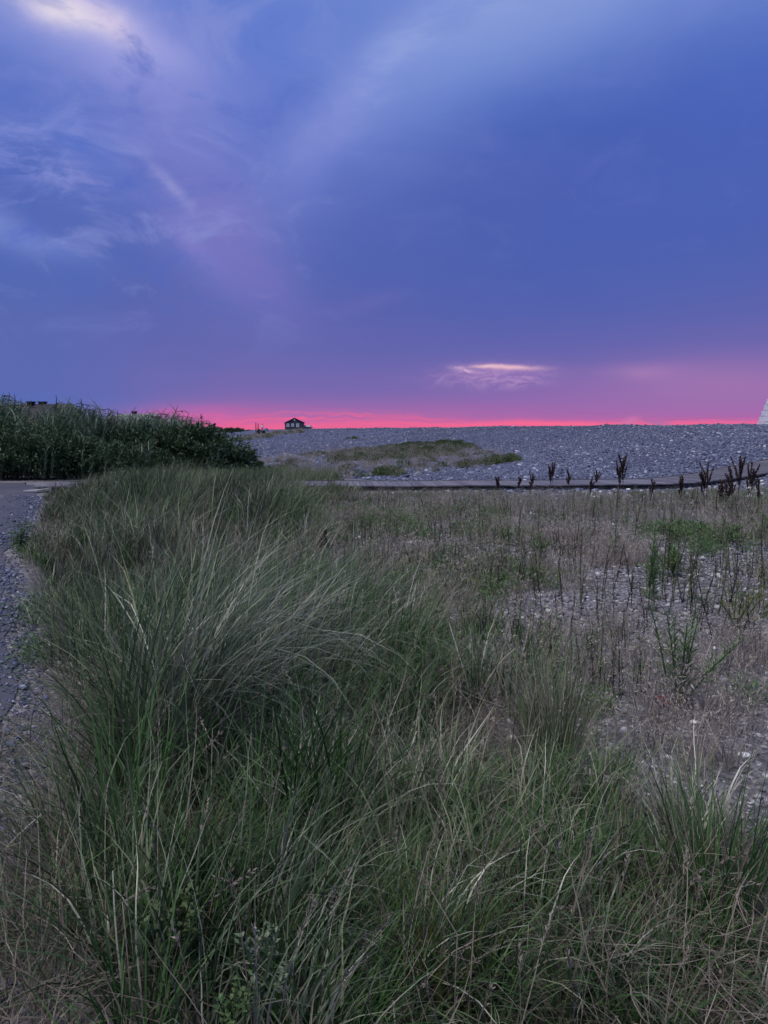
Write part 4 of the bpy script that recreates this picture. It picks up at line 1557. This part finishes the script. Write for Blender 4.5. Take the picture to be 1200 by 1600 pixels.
# ------------------------------------------------------------------ lifeguard chair at the right edge
def lifeguard_chair():
    D = 44.0
    foot = at(1188, 665.5, D)
    root = empty('lifeguard_chair', (foot.x + 1.42, D, foot.z - .12), R(0))
    tag(root, 'white wooden lifeguard chair standing on the ridge at the right edge', 'lifeguard chair')
    H = 2.45
    bw, tw, bd, td = 1.13, .46, .95, .5

    def corner(sx, sy, t):
        return Vector((sx * (bw + (tw - bw) * t), sy * (bd + (td - bd) * t), H * t))
    for sx in (-1, 1):
        for sy in (-1, 1):
            top = 1.0 if sy < 0 else 1.12
            obj('leg', MB().beam(corner(sx, sy, 0), corner(sx, sy, top), .09, .09).mesh('leg', M_WHITE), root)
    for t in (.06, .20, .34, .48, .62, .76):                      # front slats double as the climbing rungs
        a, b = corner(-1, -1, t), corner(1, -1, t)
        obj('slat', MB().beam(a + Vector((-.02, -.07, 0)), b + Vector((.02, -.07, 0)), .03, .325).mesh('slat', M_WHITE), root)
        for sx in (-1, 1):
            a, b = corner(sx, -1, t), corner(sx, 1, t)
            obj('side_slat', MB().beam(a + Vector((sx * .07, 0, .04)), b + Vector((sx * .07, 0, .04)), .03, .30).mesh('side_slat', M_WHITE), root)
    for (t0, t1) in ((.05, .42), (.30, .62), (.55, .9)):
        obj('brace', MB().beam(corner(-1, -1, t0) + Vector((0, -.10, 0)), corner(1, -1, t1) + Vector((0, -.10, 0)), .03, .10).mesh('brace', M_WHITE), root)
        obj('brace', MB().beam(corner(-1, 1, t0) + Vector((0, .10, 0)), corner(1, 1, t1) + Vector((0, .10, 0)), .03, .10).mesh('brace', M_WHITE), root)
    for q in range(5):
        obj('seat_board', MB().box((0, -td + .12 + q * .20, H * .86), (1.25, .17, .04)).mesh('seat_board', M_WHITE), root)
    for q in range(3):
        obj('back_board', MB().box((0, td + .05, H * (.93 + .08 * q)), (1.05, .035, .15)).mesh('back_board', M_WHITE), root)
    for sx in (-1, 1):
        obj('armrest', MB().box((sx * .52, 0, H * .985), (.13, 1.1, .04)).mesh('armrest', M_WHITE), root)


lifeguard_chair()

# ------------------------------------------------------------------ plants that stand out one by one
def dock_mesh(seed, H):
    """dead dock: ribbed stem with upright side branches packed with dark seed"""
    rng = np.random.default_rng(seed)
    mb = MB()
    seeds_P, seeds_D = [], []

    def spike(p, q, u0):
        m_ = int(95 * np.linalg.norm(q - p) / .25)
        u = u0 + (1 - u0) * rng.random(m_)
        P = p + (q - p) * u[:, None] + rng.normal(0, .0075, (m_, 3))
        seeds_P.append(P)
        seeds_D.append(rng.normal(size=(m_, 3)) * .6 + (q - p) / np.linalg.norm(q - p))
    top = np.array([rng.uniform(-.05, .08), rng.uniform(-.05, .05), H])
    base = np.zeros(3)
    mb.tube([base, top * .5 + [.01, 0, 0], top], [.008, .006, .003], 5)
    spike(base, top, .5)
    for k in range(rng.integers(3, 9)):
        u = rng.uniform(.22, .75)
        p = base + (top - base) * u
        a = rng.uniform(0, 6.3)
        ln = H * rng.uniform(.28, .55)
        tl = rng.uniform(.12, .5)
        q = p + np.array([math.cos(a) * math.sin(tl), math.sin(a) * math.sin(tl), math.cos(tl)]) * ln
        mb.tube([p, (p + q) / 2 + [0, 0, -.01], q], [.005, .004, .002], 4)
        spike(p, q, .25)
    P, D = np.concatenate(seeds_P), np.concatenate(seeds_D)
    stem = mb.mesh('stem', M_STEM)
    seed_me = part_mesh('seed_head', [(*leaf_quads(P, D, rng.normal(size=(len(P), 3)), .026, .016, rng), 0)], [M_DARKSEED], False)
    return stem, seed_me


docks = [(862, 766, 728, 2, 'dark dead dock with a dense seed head, left of the boardwalk bend'),
         (973, 778, 727, 2, 'dark dead dock with spreading arms above the pale stones'),
         (1103, 784, 730, 2, 'dark dead dock with two tall arms, second cluster from the right edge'),
         (1152, 790, 722, 3, 'tallest dark dead dock near the right edge before the boardwalk'),
         (1168, 788, 730, 2, 'dark dead dock leaning close against the tallest one by the right edge'),
         (932, 762, 738, 1, 'small dark dead dock between the boardwalk bend and the pale stones'),
         (888, 766, 742, 1, 'single thin dead dock just right of the densest one'),
         (828, 778, 745, 1, 'small dead dock low against the boardwalk, farthest left'),
         (808, 770, 750, 1, 'short twiggy dead dock in front of the boardwalk'),
         (506, 900, 845, 2, 'dark dead dock alone at the edge of the thick grass'),
         (1185, 800, 755, 1, 'short dead dock at the far right under the boardwalk'),
         (1015, 786, 758, 1, 'thin dead dock spike just right of the pale stones'),
         (1062, 792, 752, 1, 'thin dead dock spike midway between the pale stones and the two armed dock'),
         (920, 780, 756, 1, 'thin dead dock spike standing below the small dock left of the pale stones'),
         (778, 775, 752, 1, 'thin dead dock spike left of the short twiggy dock'),
         (1128, 802, 757, 2, 'low forked dead dock in front of the two tallest docks')]
for i, (px, row, top, n_st, lab) in enumerate(docks):
    b0 = G(px, row)
    tp = at(px, top, b0.y)
    H = max(.2, tp.z - b0.z) * 1.12
    root = empty('dead_dock', b0)
    tag(root, lab, 'weed', 'dead dock plants')
    for s_ in range(n_st):
        st_me, sd_me = dock_mesh(800 + i * 5 + s_, H * (1 if s_ == 0 else random.uniform(.72, .92)))
        off = (0, 0, 0) if s_ == 0 else (random.uniform(-.11, .11), random.uniform(-.08, .08), 0)
        a = obj('stem', st_me, root, off)
        obj('seed_head', sd_me, a)

# thin dry stalks standing all over the gravel field
def stalk_mesh(seed):
    rng = np.random.default_rng(seed)
    mb = MB()
    pts = [Vector((0, 0, 0))]
    for k in range(5):
        pts.append(pts[-1] + Vector((rng.normal(0, .004), rng.normal(0, .004), .08)))
    mb.tube(pts, [.0045, .004, .0038, .0035, .003, .0018], 4)
    V = np.array(mb.v)
    F4 = np.array([f for f in mb.f if len(f) == 4])
    parts = [(V, F4, np.full(len(V), .4), 0)]
    for k in range(int(rng.integers(0, 4))):               # short side shoots
        u0 = rng.uniform(.35, .8) * .4
        a0 = rng.uniform(0, 6.3)
        ln0 = rng.uniform(.05, .13)
        p0_ = Vector((0, 0, u0))
        m2 = MB().tube([p0_, p0_ + Vector((math.cos(a0) * ln0 * .5, math.sin(a0) * ln0 * .5, ln0))], [.003, .0015], 4)
        parts.append((np.array(m2.v), np.array([f for f in m2.f if len(f) == 4]), np.full(len(m2.v), .4), 0))
    m_ = 85
    u = .25 + .75 * rng.random(m_)
    arr = np.array([list(p) for p in pts])
    P = np.stack([np.interp(u * .4, np.linspace(0, .4, 6), arr[:, j]) for j in range(3)], -1)
    a = rng.random(m_) * 6.3
    D = np.stack([np.cos(a) * .55, np.sin(a) * .55, np.ones(m_)], -1)
    parts.append((*leaf_quads(P, D, rng.normal(size=(m_, 3)), .019 * (1.3 - .6 * u), .006, rng), 0))
    return part_mesh('dry_stalk', parts, [M_STALK], False)


stalks = [stalk_mesh(900 + i) for i in range(8)]
cnt = 0
pool = []
while cnt < 200:
    row = 775 + 260 * random.random() ** 1.35
    px = random.uniform(545, 1200)
    b0 = G(px, row + 22)
    if dense_mask(np.array(b0.x), np.array(b0.y)) > .45 or b0.y > 18.6 or b0.y < 3.9:
        continue
    if vnoise(np.array(b0.x), np.array(b0.y), .8, 21) < .45:
        continue
    where = 'before the boardwalk' if b0.y > 11 else ('in the middle of the gravel field' if b0.y > 6.5 else 'in the near gravel field')
    o = obj('dry_stalk', stalks[cnt % 8], None, b0, random.uniform(0, 6.3), 1.0)
    hh = random.uniform(.35, 1.0) if random.random() < .55 else random.uniform(.9, 1.6)
    o.scale = (random.uniform(.8, 1.2), random.uniform(.8, 1.2), hh)
    o.rotation_euler.x = random.gauss(0, .13)
    o.rotation_euler.y = random.gauss(0, .13)
    tag(o, 'thin dark dry stalk standing ' + where, 'weed stalk', 'dry stalks ' + where)
    cnt += 1


# feathery green herbs (tall stems set with narrow leaves)
def herb(px, row, top, n_stem, spread, mat, label, seed, lean=0.0, dens=150, leaf=.075, red=False):
    b0 = G(px, row)
    H = max(.12, at(px, top, b0.y).z - b0.z)
    rng = np.random.default_rng(seed)
    root = empty('green_herb', b0)
    tag(root, label, 'plant', 'green herbs in the gravel field')
    for k in range(n_stem):
        h = H * (1 if k == 0 else rng.uniform(.55, .92))
        a = rng.uniform(0, 6.3)
        tl = 0 if k == 0 else rng.uniform(.3, 1) * spread * 1.35
        end = np.array([math.cos(a) * tl + lean * h, math.sin(a) * tl, h])
        base = np.array([rng.normal(0, .015), rng.normal(0, .015), 0])
        midp = base + (end - base) * .55 + [0, 0, .06 * h]
        mb = MB().tube([base, midp, end], [.006, .0045, .002], 5)
        st_ = obj('stem', mb.mesh('stem', M_HERB), root)
        m_ = int(dens * .75)
        u = .12 + .88 * np.sort(rng.random(m_))
        t2 = np.clip(u, 0, 1)[:, None]
        P = (1 - t2) ** 2 * base + 2 * t2 * (1 - t2) * midp + t2 ** 2 * end
        an_ = np.arange(m_) * 2.399
        D = np.stack([np.cos(an_), np.sin(an_), .35 + 1.1 * u], -1) + rng.normal(0, .25, (m_, 3))
        ln = 1.25 * leaf * (1.2 - .6 * u) * rng.uniform(.55, 1.3, m_)
        obj('leaves', part_mesh('leaves', [(*leaf_quads(P, D, np.tile([0., 0, 1], (m_, 1)), ln, ln * .085, rng, fold=.4), 0)], [mat], False), st_)
    if red:
        m_ = 9
        a = rng.uniform(2.4, 4.2, m_)
        P = np.stack([np.cos(a) * .03, np.sin(a) * .03, .02 + 0 * a], -1)
        D = np.stack([np.cos(a), np.sin(a), .25 + .2 * rng.random(m_)], -1)
        o = obj('lower_leaves', part_mesh('lower_leaves', [(*leaf_quads(P, D, np.tile([0., 0, 1], (m_, 1)), .11, .028, rng), 0)], [M_RED], False), root)
        o['label'] = 'withered red leaves at the foot of the plant'
    return root


herb(1060, 1108, 935, 7, .24, M_HERB, 'tallest feathery green herb with red leaves at its foot', 1001, lean=.12, dens=105, leaf=.075, red=True)
herb(1018, 955, 832, 2, .06, M_HERB, 'feathery green herb with bare lower stem below the dark green patch', 1002, dens=170, leaf=.10)
herb(1050, 900, 850, 5, .22, M_HERB, 'bushy green herb spreading right of the bare stemmed one', 1003, dens=130, leaf=.09)
herb(842, 890, 835, 6, .16, M_HERB, 'bushy green herb alone in the middle of the gravel field', 1004, dens=130, leaf=.08)
herb(858, 1020, 960, 5, .10, M_HERB, 'low green herb just behind the upright grass tuft', 1005, dens=110, leaf=.06)
herb(925, 1030, 985, 3, .05, M_HERB, 'small green herb on bare pebbles right of the upright tuft', 1006, dens=90, leaf=.05)
herb(810, 1010, 970, 3, .06, M_HERB, 'small pale herb left behind the upright grass tuft', 1007, dens=90, leaf=.05)
herb(1150, 985, 905, 9, .30, M_YELLOW, 'yellow green bushy herb near the right edge', 1008, dens=110, leaf=.045)
herb(1190, 960, 890, 6, .25, M_YELLOW, 'yellow green herb cut by the right edge of the picture', 1009, dens=110, leaf=.045)
herb(960, 880, 820, 3, .10, M_HERB, 'slender green herb left of the bare stemmed herb', 1010, dens=90, leaf=.07)
herb(905, 945, 862, 1, .0, M_STALK, 'single tall dark spike standing alone right of the middle', 1011, dens=160, leaf=.03)
herb(1130, 850, 812, 9, .5, M_HERB, 'dark green herb thicket below the docks at the right edge', 1012, dens=120, leaf=.09)
herb(1060, 845, 815, 7, .45, M_HERB, 'green herb thicket left of the darker one below the docks', 1013, dens=120, leaf=.09)
herb(1190, 842, 800, 7, .4, M_HERB, 'dark green herb at the very right edge under the boardwalk', 1014, dens=120, leaf=.09)

herb(285, 1470, 1290, 6, .10, M_LUSH, 'dark green leafy weed growing up through the near grass left of middle', 1015, dens=110, leaf=.07)
herb(235, 1500, 1370, 5, .09, M_LUSH, 'shorter dark leafy weed at the left foot of the near grass', 1016, dens=100, leaf=.07)
herb(560, 1480, 1330, 4, .10, M_LUSH, 'dark leafy weed hidden among blades at the middle of the near grass', 1017, dens=100, leaf=.06)

# broad leaved weed hanging over the path on the left
def broad_weed():
    b0 = G(30, 862)
    root = empty('broadleaf_weed', b0)
    tag(root, 'dark broad leaved weed growing at the path edge on the left', 'plant')
    rng = np.random.default_rng(44)
    for k in range(5):
        a = rng.uniform(0, 6.3)
        end = np.array([math.cos(a) * .16 - .05, math.sin(a) * .14, rng.uniform(.26, .42)])
        o = obj('stem', MB().tube([(0, 0, 0), end * .6 + [0, 0, .03], end], [.006, .005, .003], 5).mesh('stem', M_HERB), root)
        m_ = 11
        u = np.linspace(.25, 1, m_)
        P = end * u[:, None]
        an_ = np.arange(m_) * 2.4 + k
        D = np.stack([np.cos(an_), np.sin(an_), -.05 + 0 * u], -1)
        obj('leaves', part_mesh('leaves', [(*leaf_quads(P, D, np.tile([0., 0, 1], (m_, 1)), .13, .05, rng), 0)], [M_SHRUB], False), o)


broad_weed()


# pale round-leaved sprig deep in the near grass
def pale_sprig(px, row, z, s, label, seed, mat):
    p = G(px, row)
    r = ray(px, row)
    D = (CAM_Z - z) / (-r[2] / r[1])
    tip = at(px, row, D)
    root = empty('leafy_sprig', (tip.x, tip.y, gz(tip.x, tip.y)))
    tag(root, label, 'plant')
    rng = np.random.default_rng(seed)
    for k in range(9):
        a = rng.uniform(0, 6.3)
        end = np.array([math.cos(a) * .07 * s * rng.uniform(.2, 1), math.sin(a) * .06 * s, z + rng.uniform(-.09, .02)])
        st_ = obj('stem', MB().tube([(0, 0, 0), (end[0] * .3, end[1] * .3, z * .6), end], [.004, .003, .002], 5).mesh('stem', M_HERB), root)
        m_ = 14
        u = np.linspace(.80, 1, m_)
        P = np.stack([end[0] * u ** 1.5, end[1] * u ** 1.5, end[2] * u], -1) + rng.normal(0, .006, (m_, 3))
        an_ = np.arange(m_) * 2.2 + k
        D_ = np.stack([np.cos(an_), np.sin(an_), .35 + rng.random(m_) * .5], -1)
        obj('leaves', part_mesh('leaves', [(*leaf_quads(P, D_, np.tile([0., 0, 1], (m_, 1)), .017 * s * rng.uniform(.6, 1.3, m_), .012 * s, rng, fold=.12), 0)], [mat], False), st_)


pale_sprig(425, 1470, .36, 1.15, 'pale rounded leaves of a small sprig deep in the near grass', 61, M_PALE)
pale_sprig(372, 1545, .28, .9, 'small olive sprig below the pale leaved one at the bottom', 62, M_HERB)
pale_sprig(290, 1395, .35, 1.5, 'dull blue green leafy weed in the shade of the near grass', 63, M_SHRUB2)


# single tufts that read as individuals
def tuft(px, row, label, spec, mats, rz=0.0):
    b0 = G(px, row)
    parts = []
    for s_ in spec:
        parts.append((*blades(**s_['b']), s_['m']))
    o = obj('grass_tuft', part_mesh('grass_tuft', parts, mats), None, b0, rz)
    tag(o, label, 'grass tuft')
    return o


def B(n, L, lv, sp, ti, tv, cu, w, sg=6, hd=None, hv=math.pi, seed=0):
    return dict(n=n, L=L, lvar=lv, spread=sp, tilt=ti, tilt_var=tv, curl=cu, width=w, segs=sg, heading=hd, head_var=hv, rng=np.random.default_rng(seed))


tuft(262, 1235, 'largest windswept grass tuft with silvery blades arching right beside the path',
     [dict(b=B(420, 1.22, .24, .26, .10, .16, 1.65, .0080, 9, .15, .55, 1), m=1), dict(b=B(190, 1.0, .2, .26, .35, .2, 1.2, .0068, 8, 3.0, .6, 2), m=0),
      dict(b=B(200, .75, .3, .28, .25, .25, .9, .0062, 7, None, 0, 3), m=0), dict(b=B(140, .5, .3, .3, .8, .3, .7, .0035, 5, None, 0, 4), m=2)], [M_GRASS, M_GRASS2, M_STRAW])
tuft(862, 1200, 'upright olive grass tuft alone at the edge of the bare pebbles',
     [dict(b=B(330, .52, .22, .10, .15, .15, .45, .0042, 5, None, 0, 5), m=0), dict(b=B(110, .42, .3, .12, .45, .2, .5, .0035, 5, None, 0, 6), m=1), dict(b=B(90, .34, .3, .14, 1.1, .2, .3, .0032, 4, 3.4, .8, 7), m=1)], [M_GRASS, M_STRAW])
tuft(470, 1330, 'deep green soft grass tuft in the middle of the near grass',
     [dict(b=B(210, .72, .28, .24, .25, .22, .95, .0085, 7, .2, 1.6, 8), m=0), dict(b=B(120, .6, .3, .2, .4, .2, .8, .004, 5, None, 0, 9), m=1)], [M_LUSH, M_GRASS])
tuft(1120, 1440, 'tall green upright grass tuft near the lower right corner',
     [dict(b=B(95, .56, .25, .10, .12, .14, .6, .0060, 6, None, 0, 10), m=0), dict(b=B(110, .45, .3, .14, .5, .3, .6, .0036, 5, None, 0, 11), m=1)], [M_LUSH, M_STRAW])
tuft(690, 900, 'small fresh green grass tuft on the pebbles at the middle',
     [dict(b=B(110, .34, .25, .06, .15, .14, .4, .006, 5, None, 0, 12), m=0)], [M_LUSH])
tuft(95, 1430, 'sprawling straw coloured grass tuft flattened over the path edge',
     [dict(b=B(260, .5, .3, .22, .8, .3, .8, .0042, 7, 3.3, 1.0, 13), m=0), dict(b=B(160, .5, .25, .22, .7, .3, .7, .0040, 6, None, 0, 14), m=1)], [M_STRAW, M_GRASS])
tuft(690, 1590, 'yellow green broad bladed tuft at the bottom middle',
     [dict(b=B(60, .34, .25, .08, .2, .16, .5, .008, 5, None, 0, 15), m=0), dict(b=B(90, .45, .25, .12, .5, .3, .5, .0034, 5, None, 0, 16), m=1)], [M_YELLOW, M_STRAW])
tuft(150, 1010, 'loose green grass tuft spilling left over the path behind the largest tuft',
     [dict(b=B(230, .62, .25, .30, .35, .2, .9, .0068, 7, 2.6, .9, 17), m=0), dict(b=B(80, .5, .3, .3, .6, .3, .6, .004, 5, None, 0, 18), m=1)], [M_GRASS, M_STRAW])

tuft(120, 1340, 'pale green grass tuft arching left over the near path edge',
     [dict(b=B(150, .52, .28, .18, .4, .25, 1.0, .0060, 7, 3.0, .8, 21), m=0), dict(b=B(80, .45, .3, .2, .7, .3, .8, .0042, 6, 3.2, .9, 22), m=1)], [M_GRASS, M_STRAW])
tuft(60, 1540, 'low straw tuft fanning out in the bottom left corner',
     [dict(b=B(210, .42, .3, .22, .75, .3, .8, .0040, 6, None, 0, 23), m=1), dict(b=B(110, .42, .3, .20, .5, .3, .9, .0052, 6, 2.6, 1.2, 24), m=0)], [M_GRASS, M_STRAW])
tuft(400, 1120, 'second silvery grass tuft bending right just right of the largest one',
     [dict(b=B(240, .95, .26, .24, .15, .18, 1.5, .0074, 8, .2, .6, 25), m=0), dict(b=B(90, .7, .3, .24, .3, .25, .9, .0060, 7, None, 0, 26), m=1)], [M_GRASS2, M_GRASS])

# ------------------------------------------------------------------ stones that stand out
stone_protos = [stone_mesh('pale_stone', M_PALESTONE, 1200 + i, .45 + .08 * i) for i in range(5)]
for i, (px, row, w) in enumerate([(994, 762, 9), (982, 766, 7), (1002, 768, 6), (953, 772, 5), (978, 770, 4), (1012, 766, 4), (990, 757, 6), (1023, 760, 4), (945, 757, 5), (911, 761, 4),
                                  (842, 768, 5), (820, 752, 7), (1175, 747, 7), (1170, 765, 8), (1150, 768, 4), (1128, 776, 4), (1178, 783, 7), (1085, 770, 4), (1064, 768, 4), (1035, 770, 4), (1046, 775, 4)]):
    b0 = G(px, row)
    s_ = w * b0.y / F_PX
    o = obj('pale_stone', stone_protos[i % 5], None, (b0.x, b0.y, b0.z + s_ * .18), random.uniform(-.5, .5), s_)
    tag(o, 'bleached white beach stone among the weeds in front of the boardwalk', 'stone', 'white stones before the boardwalk')
big = [(1163, 1184, 20, 'pale flat stone lying under grass blades near the right edge'), (1113, 1116, 12, 'small pale lilac stone right of the red leaved herb'),
       (800, 1000, 12, 'grey round stone on bare pebbles behind the upright tuft'), (1085, 1132, 15, 'flat bluish stone just below the red leaved herb'),
       (40, 1198, 16, 'dark flat stone at the path edge beside the largest tuft'), (900, 968, 17, 'flat grey slab stone on bare pebbles right of the middle')]
for i, (px, row, w, lab) in enumerate(big):
    b0 = G(px, row)
    s_ = w * b0.y / F_PX
    me = stone_mesh('field_stone', M_PEBBLE if 'dark' in lab or 'grey' in lab else M_PALESTONE, 1300 + i, .42)
    o = obj('field_stone', me, None, (b0.x, b0.y, b0.z + s_ * .12), random.uniform(-.4, .4), s_)
    tag(o, lab, 'stone')

# broken pale slab at the end of the path, kerb and dirt patch
sb0 = G(60, 769)
sl = MB().add([(-.50, -.28, .02), (.12, -.34, .03), (.62, -.10, .05), (.55, .30, .06), (.02, .34, .05), (-.12, .02, .03),
               (-.50, -.28, .09), (.12, -.34, .12), (.62, -.10, .20), (.55, .30, .22), (.02, .34, .20), (-.12, .02, .13)],
              [(5, 4, 3, 2, 1, 0), (6, 7, 8, 9, 10, 11), (0, 1, 7, 6), (1, 2, 8, 7), (2, 3, 9, 8), (3, 4, 10, 9), (4, 5, 11, 10), (5, 0, 6, 11)])
o = obj('concrete_slab', sl.mesh('concrete_slab', M_CONCRETE, .01), None, sb0, scale=.62)
tag(o, 'broken pale concrete slab at the end of the path beside the grass', 'slab')
kerb = MB()
kp = [G(px, 757.5) for px in (-120, -60, -20, 10, 40)]
for a, b in zip(kp[:-1], kp[1:]):
    kerb.beam(a + Vector((0, 0, .01)), b + Vector((0, 0, .01)), .12, .12)
o = obj('kerb', kerb.mesh('kerb', M_SIDING))
tag(o, kind='structure')
